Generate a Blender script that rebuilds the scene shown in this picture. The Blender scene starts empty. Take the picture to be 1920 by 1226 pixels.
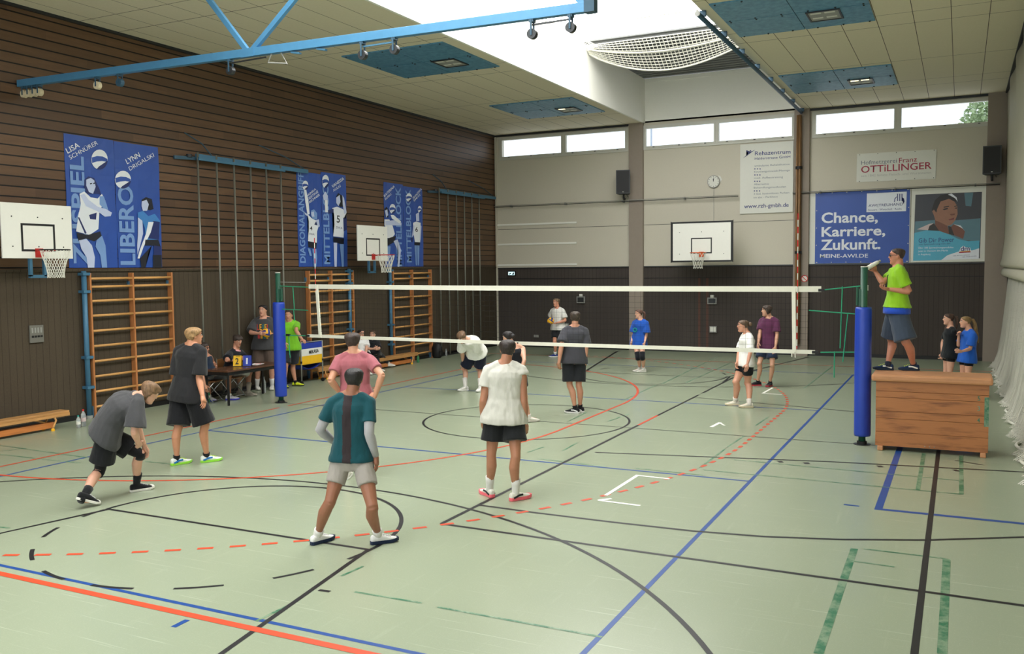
import bpy, bmesh, math, random, json
from mathutils import Vector, Matrix, noise
random.seed(7)
PI = math.pi
S = bpy.context.scene
COL = S.collection
# ------------------------------------------------------------------ camera
def cam_axes(yaw, pitch, roll):
    f = Vector((-math.sin(yaw) * math.cos(pitch), math.cos(yaw) * math.cos(pitch), math.sin(pitch)))
    r0 = Vector((math.cos(yaw), math.sin(yaw), 0)); u0 = r0.cross(f)
    r = math.cos(roll) * r0 + math.sin(roll) * u0
    u = -math.sin(roll) * r0 + math.cos(roll) * u0
    return r, u, f
CP = Vector((11.2835, -14.1537, 2.6568))
cr, cu, cf = cam_axes(0.461592, -0.06459, -0.011081)
cam_data = bpy.data.cameras.new('camera'); cam = bpy.data.objects.new('camera', cam_data); COL.objects.link(cam)
cam.matrix_world = Matrix(((cr.x, cu.x, -cf.x, CP.x), (cr.y, cu.y, -cf.y, CP.y), (cr.z, cu.z, -cf.z, CP.z), (0, 0, 0, 1)))
cam_data.sensor_fit = 'HORIZONTAL'; cam_data.sensor_width = 36.0
cam_data.lens = 1690.38 / 1920 * 36
cam_data.clip_start = 0.05; cam_data.clip_end = 300
S.camera = cam
# ------------------------------------------------------------------ world, light, exposure
W = bpy.data.worlds.new('sky'); S.world = W; W.use_nodes = True
bg = W.node_tree.nodes['Background']
bg.inputs[0].default_value = (0.93, 0.97, 1.0, 1); bg.inputs[1].default_value = 1.6
SKYLIGHT = 5.8          # brightness of the daylight coming through the skylight glazing
S.view_settings.view_transform = 'Standard'; S.view_settings.look = 'None'
S.view_settings.exposure = 0.0; S.view_settings.gamma = 1.0; S.view_settings.use_curve_mapping = False
S.cycles.max_bounces = 7; S.cycles.diffuse_bounces = 4; S.cycles.glossy_bounces = 3
S.cycles.transmission_bounces = 4; S.cycles.transparent_max_bounces = 8
S.cycles.use_denoising = True
S.cycles.sample_clamp_indirect = 6.0
# ------------------------------------------------------------------ materials
MAT = {}
def lin(c):
    return tuple((x / 255 / 12.92 if x / 255 <= .04045 else ((x / 255 + .055) / 1.055) ** 2.4) for x in c)
class NT:
    """small helper around a node tree"""
    def __init__(s, name):
        s.m = bpy.data.materials.new(name); s.m.use_nodes = True
        s.t = s.m.node_tree; s.b = s.t.nodes['Principled BSDF']
    def n(s, typ, **kw):
        nd = s.t.nodes.new(typ)
        for k, v in kw.items():
            if k in nd.inputs: s.set(nd, k, v)
            else: setattr(nd, k, v)
        return nd
    def set(s, nd, k, v):
        i = nd.inputs[k]
        if isinstance(v, bpy.types.NodeSocket): s.t.links.new(v, i)
        elif isinstance(v, (tuple, list)) and len(v) == 3 and i.type == 'RGBA': i.default_value = (*v, 1)
        else: i.default_value = v
    def math(s, op, a, b=0.0, c=None):
        nd = s.t.nodes.new('ShaderNodeMath'); nd.operation = op
        for k, v in enumerate((a, b) if c is None else (a, b, c)):
            if isinstance(v, bpy.types.NodeSocket): s.t.links.new(v, nd.inputs[k])
            else: nd.inputs[k].default_value = v
        return nd.outputs[0]
    def mix(s, fac, a, b):
        nd = s.t.nodes.new('ShaderNodeMix'); nd.data_type = 'RGBA'
        for k, v in ((0, fac), (6, a), (7, b)):
            i = nd.inputs[k]
            if isinstance(v, bpy.types.NodeSocket): s.t.links.new(v, i)
            elif isinstance(v, (tuple, list)): i.default_value = (*v[:3], 1)
            else: i.default_value = v
        return nd.outputs[2]
    def xyz(s, kind='Object'):
        tc = s.t.nodes.new('ShaderNodeTexCoord'); sp = s.t.nodes.new('ShaderNodeSeparateXYZ')
        s.t.links.new(tc.outputs[kind], sp.inputs[0]); return tc.outputs[kind], sp.outputs
    def noise(s, scale, detail=3.0, vec=None, rough=.55):
        nd = s.t.nodes.new('ShaderNodeTexNoise'); nd.inputs['Scale'].default_value = scale
        nd.inputs['Detail'].default_value = detail; nd.inputs['Roughness'].default_value = rough
        if vec is not None: s.t.links.new(vec, nd.inputs['Vector'])
        return nd.outputs[0]
    def mapping(s, vec, scale):
        nd = s.t.nodes.new('ShaderNodeMapping'); nd.inputs['Scale'].default_value = scale
        s.t.links.new(vec, nd.inputs[0]); return nd.outputs[0]
    def ramp(s, v, lo, hi):
        nd = s.t.nodes.new('ShaderNodeMapRange'); nd.inputs[1].default_value = lo; nd.inputs[2].default_value = hi
        s.t.links.new(v, nd.inputs[0]); return nd.outputs[0]
    def bump(s, h, strength=.3, dist=.01):
        nd = s.t.nodes.new('ShaderNodeBump'); nd.inputs['Strength'].default_value = strength; nd.inputs['Distance'].default_value = dist
        s.t.links.new(h, nd.inputs['Height']); s.t.links.new(nd.outputs[0], s.b.inputs['Normal'])
def plain(name, rgb, rough=.6, metal=0.0, var=.08, scale=12.0, bump=0.0, spec=.5, emit=0.0):
    """procedural surface: one colour broken up by a little noise"""
    if name in MAT: return MAT[name]
    t = NT(name); c = lin(rgb); vec, _ = t.xyz()
    nz = t.noise(scale, 3, vec)
    a = tuple(min(1, x * (1 - var)) for x in c); b = tuple(min(1, x * (1 + var)) for x in c)
    col = t.mix(nz, a, b); t.set(t.b, 'Base Color', col)
    t.set(t.b, 'Roughness', rough); t.set(t.b, 'Metallic', metal); t.set(t.b, 'Specular IOR Level', spec)
    if bump: t.bump(t.noise(scale * 3, 4, vec), bump, .004)
    if emit:
        t.set(t.b, 'Emission Color', c); t.set(t.b, 'Emission Strength', emit)
    MAT[name] = t.m; return t.m
def cloth(name, rgb, rough=.85):
    if name in MAT: return MAT[name]
    t = NT(name); c = lin(rgb); vec, _ = t.xyz()
    nz = t.noise(26, 4, t.mapping(vec, (1, 1, .35)))
    t.set(t.b, 'Base Color', t.mix(nz, tuple(x * .86 for x in c), tuple(min(1, x * 1.1) for x in c)))
    t.set(t.b, 'Roughness', rough); t.set(t.b, 'Specular IOR Level', .2); t.set(t.b, 'Sheen Weight', .15)
    t.bump(nz, .5, .012)
    MAT[name] = t.m; return t.m
def wood(name, rgb, dark=.6, axis='Y', scale=3.0, rough=.45):
    if name in MAT: return MAT[name]
    t = NT(name); c = lin(rgb); vec, _ = t.xyz()
    sc = {'X': (.12, 1, 1), 'Y': (1, .12, 1), 'Z': (1, 1, .12)}[axis]
    nz = t.noise(scale * 6, 5, t.mapping(vec, sc), .65)
    t.set(t.b, 'Base Color', t.mix(t.ramp(nz, .3, .7), tuple(x * dark for x in c), tuple(min(1, x * 1.08) for x in c)))
    t.set(t.b, 'Roughness', rough); t.bump(nz, .15, .003)
    MAT[name] = t.m; return t.m
def skin(name, rgb):
    if name in MAT: return MAT[name]
    t = NT(name); c = lin(rgb); vec, _ = t.xyz()
    nz = t.noise(18, 3, vec)
    t.set(t.b, 'Base Color', t.mix(nz, (c[0] * .9, c[1] * .84, c[2] * .8), (min(1, c[0] * 1.08), c[1] * 1.05, c[2] * 1.04)))
    t.set(t.b, 'Roughness', .5); t.set(t.b, 'Subsurface Weight', .06); t.set(t.b, 'Subsurface Radius', (.02, .008, .004))
    MAT[name] = t.m; return t.m
def hairmat(name, rgb):
    if name in MAT: return MAT[name]
    t = NT(name); c = lin(rgb); vec, _ = t.xyz()
    nz = t.noise(60, 4, t.mapping(vec, (1, 1, .25)))
    t.set(t.b, 'Base Color', t.mix(t.ramp(nz, .3, .7), tuple(x * .55 for x in c), tuple(min(1, x * 1.25) for x in c)))
    t.set(t.b, 'Roughness', .55); t.bump(nz, .8, .01); MAT[name] = t.m; return t.m
# --- the floor: pale green-grey linoleum with scuffs
t = NT('linoleum_floor'); vec, xyz = t.xyz()
big = t.noise(.35, 3, vec); fine = t.noise(3.0, 6, t.mapping(vec, (1.0, .35, 1)), .7); speck = t.noise(90, 2, vec)
c1 = t.mix(big, lin((146, 157, 134)), lin((157, 166, 140)))
c1 = t.mix(t.math('MULTIPLY', fine, .12), c1, lin((150, 160, 136)))
c1 = t.mix(t.math('MULTIPLY', t.ramp(speck, .55, .75), .12), c1, lin((215, 216, 196)))
st = t.noise(2.2, 4, t.mapping(vec, (6, .5, 1)), .6)
mp = t.n('ShaderNodeMapping'); mp.inputs['Rotation'].default_value = (0, 0, .9); mp.inputs['Scale'].default_value = (.5, 26, 1); t.t.links.new(vec, mp.inputs[0])
sc1 = t.noise(1.6, 3, mp.outputs[0], .5); mq = t.n('ShaderNodeMapping'); mq.inputs['Rotation'].default_value = (0, 0, -.5); mq.inputs['Scale'].default_value = (.6, 30, 1); t.t.links.new(vec, mq.inputs[0])
sc2 = t.noise(1.3, 3, mq.outputs[0], .5)
c1 = t.mix(t.math('MULTIPLY', t.math('MAXIMUM', t.ramp(sc1, .66, .74), t.ramp(sc2, .67, .75)), .35), c1, lin((206, 210, 188)))
c1 = t.mix(t.math('MULTIPLY', t.ramp(st, .6, .8), .10), c1, lin((205, 212, 190)))
t.set(t.b, 'Base Color', c1)
t.set(t.b, 'Roughness', t.math('ADD', t.math('MULTIPLY', big, .04), .24)); t.set(t.b, 'Specular IOR Level', .42)
MAT['floor'] = t.m
# --- left wall, upper part: horizontal brown boards with dark gaps
t = NT('brown_board_cladding'); vec, xyz = t.xyz()
PITCH = .172
row = t.math('DIVIDE', xyz[2], PITCH); fr = t.math('FRACT', row); idx = t.math('FLOOR', row)
off = t.math('MULTIPLY', t.math('FRACT', t.math('MULTIPLY', idx, .618)), 3.0)
seg = t.math('FLOOR', t.math('DIVIDE', t.math('ADD', xyz[1], off), 3.1))
wn = t.n('ShaderNodeTexWhiteNoise', noise_dimensions='2D')
cmb = t.n('ShaderNodeCombineXYZ'); t.t.links.new(idx, cmb.inputs[0]); t.t.links.new(seg, cmb.inputs[1]); t.t.links.new(cmb.outputs[0], wn.inputs['Vector'])
gr = t.noise(14, 5, t.mapping(vec, (1, .1, 1)), .65)
colb = t.mix(wn.outputs[0], lin((88, 66, 48)), lin((112, 84, 60)))
colb = t.mix(t.math('MULTIPLY', t.ramp(gr, .35, .75), .5), colb, lin((78, 57, 45)))
gap = t.math('LESS_THAN', fr, .14)
t.set(t.b, 'Base Color', t.mix(gap, colb, (.004, .0035, .003)))
t.set(t.b, 'Roughness', .42); t.set(t.b, 'Specular IOR Level', .35)
t.bump(t.math('SUBTRACT', 1.0, gap), .6, .02); MAT['boards'] = t.m
# --- dark needle-felt impact wall with vertical ribs
def felt(name, rgb, axis):
    t = NT(name); vec, xyz = t.xyz(); c = lin(rgb)
    fr = t.math('FRACT', t.math('DIVIDE', xyz[axis], .125))
    g = t.math('LESS_THAN', fr, .07)
    nz = t.noise(40, 3, vec); big = t.noise(1.2, 3, t.mapping(vec, (1, 1, .15)))
    col = t.mix(nz, tuple(x * .85 for x in c), tuple(x * 1.12 for x in c))
    col = t.mix(t.math('MULTIPLY', t.ramp(big, .45, .75), .35), col, tuple(x * 1.5 for x in c))
    t.set(t.b, 'Base Color', t.mix(t.math('MULTIPLY', g, .55), col, tuple(x * .3 for x in c)))
    t.set(t.b, 'Roughness', .9); t.set(t.b, 'Specular IOR Level', .1); t.bump(nz, .4, .004); MAT[name] = t.m
felt('felt_left', (80, 71, 59), 1); felt('felt_far', (76, 70, 66), 0)
# --- ceiling boards with dark joints
t = NT('ceiling_boards'); vec, xyz = t.xyz()
gx = t.math('LESS_THAN', t.math('FRACT', t.math('DIVIDE', t.math('ADD', xyz[0], 20.21), .625)), .02)
py = t.math('FRACT', t.math('DIVIDE', t.math('ADD', xyz[1], 66.5 - 3.88), 6.65))
g = gx
for q in (0.0, .84 / 6.65, 4.17 / 6.65):
    g = t.math('MAXIMUM', g, t.math('LESS_THAN', t.math('ABSOLUTE', t.math('SUBTRACT', py, q + .001)), .0013))
nz = t.noise(30, 4, vec); big = t.noise(.5, 2, vec)
col = t.mix(nz, lin((216, 206, 180)), lin((230, 220, 194))); col = t.mix(t.math('MULTIPLY', big, .3), col, lin((206, 196, 172)))
t.set(t.b, 'Base Color', t.mix(g, col, lin((78, 62, 50)))); t.set(t.b, 'Roughness', .8); t.bump(nz, .1, .003); MAT['ceil'] = t.m
# --- mottled blue ceiling panels
t = NT('blue_ceiling_panel'); vec, xyz = t.xyz(); nz = t.noise(9, 6, vec, .7)
t.set(t.b, 'Base Color', t.mix(t.ramp(nz, .35, .7), lin((66, 120, 154)), lin((104, 158, 186)))); t.set(t.b, 'Roughness', .45); MAT['bluepanel'] = t.m
# --- vaulting box wood
t = NT('vault_box_wood'); vec, xyz = t.xyz()
w1 = t.noise(5, 6, t.mapping(vec, (.35, 1, 2.6)), .6); w2 = t.noise(30, 4, t.mapping(vec, (.1, 1, 2.2)))
col = t.mix(t.ramp(w1, .30, .50), lin((120, 72, 42)), lin((184, 120, 70)))
col = t.mix(t.math('MULTIPLY', w2, .4), col, lin((150, 92, 52)))
t.set(t.b, 'Base Color', col); t.set(t.b, 'Roughness', .42); MAT['vault'] = t.m
t = NT('worn_green_line'); vec, xyz = t.xyz(); nz = t.noise(5, 5, vec, .75)
t.set(t.b, 'Base Color', t.mix(t.ramp(nz, .42, .58), lin((40, 108, 76)), lin((126, 150, 122)))); t.set(t.b, 'Roughness', .4); MAT['line_green'] = t.m
# --- volleyball leather panels are given by face materials
def emission(name, rgb, st):
    t = NT(name); t.set(t.b, 'Base Color', lin(rgb)); t.set(t.b, 'Emission Color', lin(rgb)); t.set(t.b, 'Emission Strength', st); MAT[name] = t.m; return t.m
emission('skylight_glazing', (255, 255, 255), SKYLIGHT)
emission('tube_lit', (255, 244, 190), 2.2)
emission('exit_green', (200, 235, 240), 1.4)
t = NT('clear_glass'); t.set(t.b, 'Base Color', (.95, .97, 1.0)); t.set(t.b, 'Roughness', .03); t.set(t.b, 'Transmission Weight', 1.0); t.set(t.b, 'IOR', 1.02); MAT['glass'] = t.m
t = NT('clear_plastic'); t.set(t.b, 'Base Color', (.9, .95, .97)); t.set(t.b, 'Roughness', .12); t.set(t.b, 'Transmission Weight', .75); t.set(t.b, 'IOR', 1.2); MAT['clear'] = t.m
t = NT('green_plastic'); t.set(t.b, 'Base Color', lin((110, 190, 140))); t.set(t.b, 'Roughness', .12); t.set(t.b, 'Transmission Weight', .6); t.set(t.b, 'IOR', 1.2); MAT['greenclear'] = t.m
P = plain
P('far_panel', (205, 199, 182), .75, var=.04, scale=30); P('pilaster', (150, 138, 126), .8, var=.05); P('white_paint', (240, 239, 230), .6, var=.02)
P('frame_white', (206, 205, 194), .5, var=.02); P('deck_dark', (112, 114, 113), .5)
P('blue_steel', (70, 118, 148), .45, metal=.15, var=.1); P('blue_steel_dark', (52, 84, 104), .5, metal=.15); P('beam_blue', (78, 136, 176), .35, metal=.2, var=.1)
P('pole_grey', (140, 140, 130), .35, metal=.5); P('black_rubber', (24, 24, 25), .6); P('cream_wheel', (206, 192, 160), .5); P('dark_metal', (60, 62, 64), .4, metal=.6)
wood('bar_wood', (214, 150, 86), .72, 'Z'); wood('rung_wood', (222, 166, 98), .75, 'Y'); wood('upright_wood', (196, 128, 76), .72, 'Z'); wood('bench_wood', (198, 146, 88), .7, 'Y'); wood('base_wood', (206, 128, 66), .72, 'Y')
wood('vault_top', (202, 144, 100), .8, 'X', rough=.5); wood('rope_brown', (150, 112, 72), .6, 'Z'); wood('table_wood', (98, 66, 48), .75, 'Y', rough=.25); wood('chair_wood', (150, 100, 56), .7, 'X')
P('board_white', (236, 235, 226), .45, var=.02); P('black_paint', (20, 20, 20), .5); P('rim_orange', (214, 92, 40), .4); P('rim_red', (190, 40, 36), .4); P('net_white', (232, 230, 218), .8)
P('pad_blue', (36, 68, 176), .38, var=.1, scale=6, bump=.25); P('post_green', (38, 84, 66), .45); P('tape_white', (232, 230, 214), .8, var=.05, bump=.2); P('net_black', (14, 14, 14), .8); P('cord_green', (36, 150, 110), .7)
P('red_paint', (206, 44, 44), .5); P('line_blue', (28, 72, 142), .4, var=.15); P('line_black', (26, 26, 28), .45, var=.2); P('line_red', (206, 76, 44), .42, var=.1);  P('line_white', (244, 243, 232), .45)
P('banner_blue', (44, 82, 168), .4, var=.12, scale=2.2); P('banner_mid', (122, 158, 212), .5, var=.04); P('print_white', (232, 236, 244), .5, var=.03); P('print_skin', (196, 206, 236), .5, var=.08, scale=7); P('print_light', (136, 170, 222), .5, var=.1, scale=7); P('print_dark', (28, 44, 104), .5); P('print_black', (26, 28, 40), .5); P('print_cyan', (64, 130, 200), .5, var=.1)
P('sign_white', (222, 222, 212), .5, var=.02); P('navy_ink', (44, 56, 122), .5); P('grey_ink', (120, 128, 140), .5); P('lgrey_ink', (186, 186, 180), .5); P('red_ink', (166, 36, 66), .5)
P('poster_slate', (66, 68, 76), .4, var=.15, scale=2); P('poster_teal', (92, 128, 142), .4, var=.2, scale=2); P('poster_dark', (44, 40, 40), .4); P('poster_skin', (122, 78, 62), .4, var=.1); P('poster_skin2', (158, 112, 90), .4, var=.1); P('poster_pink', (206, 186, 184), .4); P('poster_lip', (122, 62, 62), .4); P('poster_aqua', (84, 174, 204), .4, var=.04); P('poster_yellow', (238, 190, 60), .4)
P('speaker_grey', (62, 64, 68), .6); P('curtain_cream', (188, 184, 164), .7, var=.06, scale=4, bump=.3); P('ball_yellow', (250, 186, 30), .45); P('ball_blue', (34, 48, 132), .45); P('brown_leather', (134, 82, 46), .5); P('cart_white', (232, 232, 226), .7); P('cart_blue', (38, 62, 168), .6); P('cart_yellow', (240, 188, 28), .6)
P('grey_box', (150, 150, 144), .5); P('paper', (240, 240, 236), .7); P('eye_white', (226, 222, 214), .4); P('eye_dark', (34, 26, 22), .3); P('lip', (166, 96, 88), .5); P('glass_dark', (18, 18, 20), .2); P('turquoise', (20, 150, 140), .4); P('chrome', (190, 192, 196), .2, metal=.9); P('leaf', (150, 172, 128), .7, var=.3, scale=4); P('bark', (90, 74, 58), .8); P('pole_pale', (178, 190, 206), .5); P('socket_plate', (112, 110, 102), .5); P('collar_pink', (226, 158, 168), .8)
# ------------------------------------------------------------------ geometry helpers
def tag(o, label=None, cat=None, group=None, kind=None):
    if label: o['label'] = label
    if cat: o['category'] = cat
    if group: o['group'] = group
    if kind: o['kind'] = kind
    return o
def empty(name, loc, label, cat, group=None, rz=0.0):
    o = bpy.data.objects.new(name, None); COL.objects.link(o); o.location = loc; o.rotation_euler = (0, 0, rz)
    o.empty_display_size = .1; return tag(o, label, cat, group)
def link(name, me, mats, parent=None, loc=(0, 0, 0), smooth=False):
    o = bpy.data.objects.new(name, me); COL.objects.link(o); o.location = loc
    if not isinstance(mats, (list, tuple)): mats = [mats]
    for m in mats: me.materials.append(MAT[m] if isinstance(m, str) else m)
    if parent is not None: o.parent = parent
    if smooth: me.shade_smooth()
    return o
def mesh(name, bm, mats, parent=None, loc=(0, 0, 0), smooth=False, bevel=0.0, norm=True):
    if norm: bmesh.ops.recalc_face_normals(bm, faces=bm.faces)
    me = bpy.data.meshes.new(name); bm.to_mesh(me); bm.free()
    o = link(name, me, mats, parent, loc, smooth)
    if bevel:
        b = o.modifiers.new('bevel', 'BEVEL'); b.width = bevel; b.segments = 2; b.limit_method = 'ANGLE'; b.angle_limit = .7
    return o
def B(): return bmesh.new()
def box(bm, x0, x1, y0, y1, z0, z1, mi=0):
    v = [bm.verts.new((x, y, z)) for x in (x0, x1) for y in (y0, y1) for z in (z0, z1)]
    for q in ((0, 1, 3, 2), (4, 6, 7, 5), (0, 4, 5, 1), (2, 3, 7, 6), (0, 2, 6, 4), (1, 5, 7, 3)):
        f = bm.faces.new([v[i] for i in q]); f.material_index = mi
    return bm
def bar(bm, a, b, w, h=None, up=(0, 0, 1), mi=0):
    """square bar between two points"""
    a, b = Vector(a), Vector(b); h = h or w; d = (b - a).normalized(); u = Vector(up)
    if abs(d.dot(u)) > .98: u = Vector((1, 0, 0))
    r = d.cross(u).normalized() * w / 2; u = r.cross(d).normalized() * h / 2
    v = [bm.verts.new(p + s * r + k * u) for p in (a, b) for s in (-1, 1) for k in (-1, 1)]
    for q in ((0, 1, 3, 2), (4, 6, 7, 5), (0, 4, 5, 1), (2, 3, 7, 6), (0, 2, 6, 4), (1, 5, 7, 3)):
        f = bm.faces.new([v[i] for i in q]); f.material_index = mi
    return bm
def ring(bm, c, r, f, a, b, n=14, p=1.0):
    out = []
    for i in range(n):
        t = 2 * PI * i / n; x, y = math.cos(t), math.sin(t)
        if p != 1: x = math.copysign(abs(x) ** p, x); y = math.copysign(abs(y) ** p, y)
        out.append(bm.verts.new(c + r * (a * x) + f * (b * y)))
    return out
def skinrings(bm, rings, mi=0, caps=True):
    n = len(rings[0])
    for A, Bq in zip(rings, rings[1:]):
        for i in range(n):
            f = bm.faces.new((A[i], A[(i + 1) % n], Bq[(i + 1) % n], Bq[i])); f.material_index = mi
    if caps:
        for R_ in (rings[0], rings[-1]):
            f = bm.faces.new(R_); f.material_index = mi
def tube(bm, pts, rad, n=12, ref=None, mi=0, caps=True):
    """round tube through pts; rad a number, a list, or a list of (a, b) pairs, a along ref"""
    pts = [Vector(p) for p in pts]; k = len(pts)
    rad = [rad] * k if isinstance(rad, (int, float)) else list(rad)
    ref = Vector(ref) if ref is not None else None; rings = []; prev = None
    for i, p in enumerate(pts):
        d = (pts[min(i + 1, k - 1)] - pts[max(i - 1, 0)]).normalized()
        if ref is not None: r = ref - d * ref.dot(d)
        elif prev is not None: r = prev - d * prev.dot(d)
        else:
            r = Vector((1, 0, 0)) if abs(d.x) < .8 else Vector((0, 1, 0)); r = r - d * r.dot(d)
        r.normalize(); prev = r; f = d.cross(r)
        a, b = rad[i] if isinstance(rad[i], (tuple, list)) else (rad[i], rad[i])
        rings.append(ring(bm, p, r, f, a, b, n))
    skinrings(bm, rings, mi, caps); return bm
def lathe(bm, c, prof, n=20, mi=0):
    """prof: (radius, z) pairs around a vertical axis through c"""
    c = Vector(c); X, Y = Vector((1, 0, 0)), Vector((0, 1, 0))
    skinrings(bm, [ring(bm, c + Vector((0, 0, z)), X, Y, max(r, 1e-4), max(r, 1e-4), n) for r, z in prof], mi); return bm
def ball_mesh(bm, c, r, n=16, m=10, sc=(1, 1, 1), rot=None, mi=0):
    c = Vector(c); rings = []
    for j in range(1, m):
        th = PI * j / m; R_ = []
        for i in range(n):
            v = Vector((math.sin(th) * math.cos(2 * PI * i / n) * sc[0], math.sin(th) * math.sin(2 * PI * i / n) * sc[1], math.cos(th) * sc[2])) * r
            if rot is not None: v = rot @ v
            R_.append(bm.verts.new(c + v))
        rings.append(R_)
    skinrings(bm, rings, mi, caps=False)
    for R_, z in ((rings[0], 1), (rings[-1], -1)):
        v = Vector((0, 0, z * r * sc[2])); v = rot @ v if rot is not None else v
        top = bm.verts.new(c + v)
        for i in range(n):
            f = bm.faces.new((R_[i], R_[(i + 1) % n], top)); f.material_index = mi
    return bm
def prism(bm, poly, f3, t, mi=0):
    """poly of 2D points put through f3 -> 3D, extruded by vector t"""
    a = [bm.verts.new(f3(*q)) for q in poly]; b = [bm.verts.new(Vector(f3(*q)) + Vector(t)) for q in poly]
    n = len(poly)
    for L_ in (a, list(reversed(b))):
        f = bm.faces.new(L_); f.material_index = mi
    for i in range(n):
        f = bm.faces.new((a[i], b[i], b[(i + 1) % n], a[(i + 1) % n])); f.material_index = mi
    return bm
_DG = None
def text_mesh(txt, bold=0.0):
    cu_ = bpy.data.curves.new('lettering', 'FONT'); cu_.body = txt; cu_.size = 1.0; cu_.offset = .012 * bold; cu_.extrude = 0.0
    cu_.resolution_u = 3
    o = bpy.data.objects.new('lettering', cu_); COL.objects.link(o)
    dg = bpy.context.evaluated_depsgraph_get(); dg.update()
    me = bpy.data.meshes.new_from_object(o.evaluated_get(dg)); bpy.data.objects.remove(o); bpy.data.curves.remove(cu_)
    return me
def letters(txt, mat, O, ex, ez, w, h, parent, name='lettering', bold=0.0, fit_h=None, nrm_off=0.0):
    """flat lettering: O lower-left corner, ex/ez unit directions, stretched to width w; cap height h"""
    me = text_mesh(txt, bold); O, ex, ez = Vector(O), Vector(ex).normalized(), Vector(ez).normalized()
    xs = [v.co.x for v in me.vertices]
    x0, x1 = min(xs), max(xs); sx = w / (x1 - x0); sy = h / .72; nn = ex.cross(ez)
    for v in me.vertices: v.co = O + ex * ((v.co.x - x0) * sx) + ez * (v.co.y * sy) + nn * nrm_off
    return link(name, me, mat, parent)
def fuse(bm, voxel, it=3, f=.5):
    """voxel-union of overlapping closed shapes -> one continuous surface"""
    bmesh.ops.recalc_face_normals(bm, faces=bm.faces)
    me = bpy.data.meshes.new('tmp'); bm.to_mesh(me); bm.free()
    o = bpy.data.objects.new('tmp', me); COL.objects.link(o)
    r = o.modifiers.new('r', 'REMESH'); r.mode = 'VOXEL'; r.voxel_size = voxel; r.adaptivity = 0
    s = o.modifiers.new('s', 'SMOOTH'); s.iterations = it; s.factor = f
    dg = bpy.context.evaluated_depsgraph_get(); dg.update()
    out = bpy.data.meshes.new_from_object(o.evaluated_get(dg))
    bpy.data.objects.remove(o); bpy.data.meshes.remove(me); out.materials.clear(); return out
def copy_tree(o, loc=None, parent=None):
    c = o.copy(); COL.objects.link(c)
    if parent is not None: c.parent = parent
    if loc is not None: c.location = loc
    for ch in list(o.children): copy_tree(ch, None, c)
    return c
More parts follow.
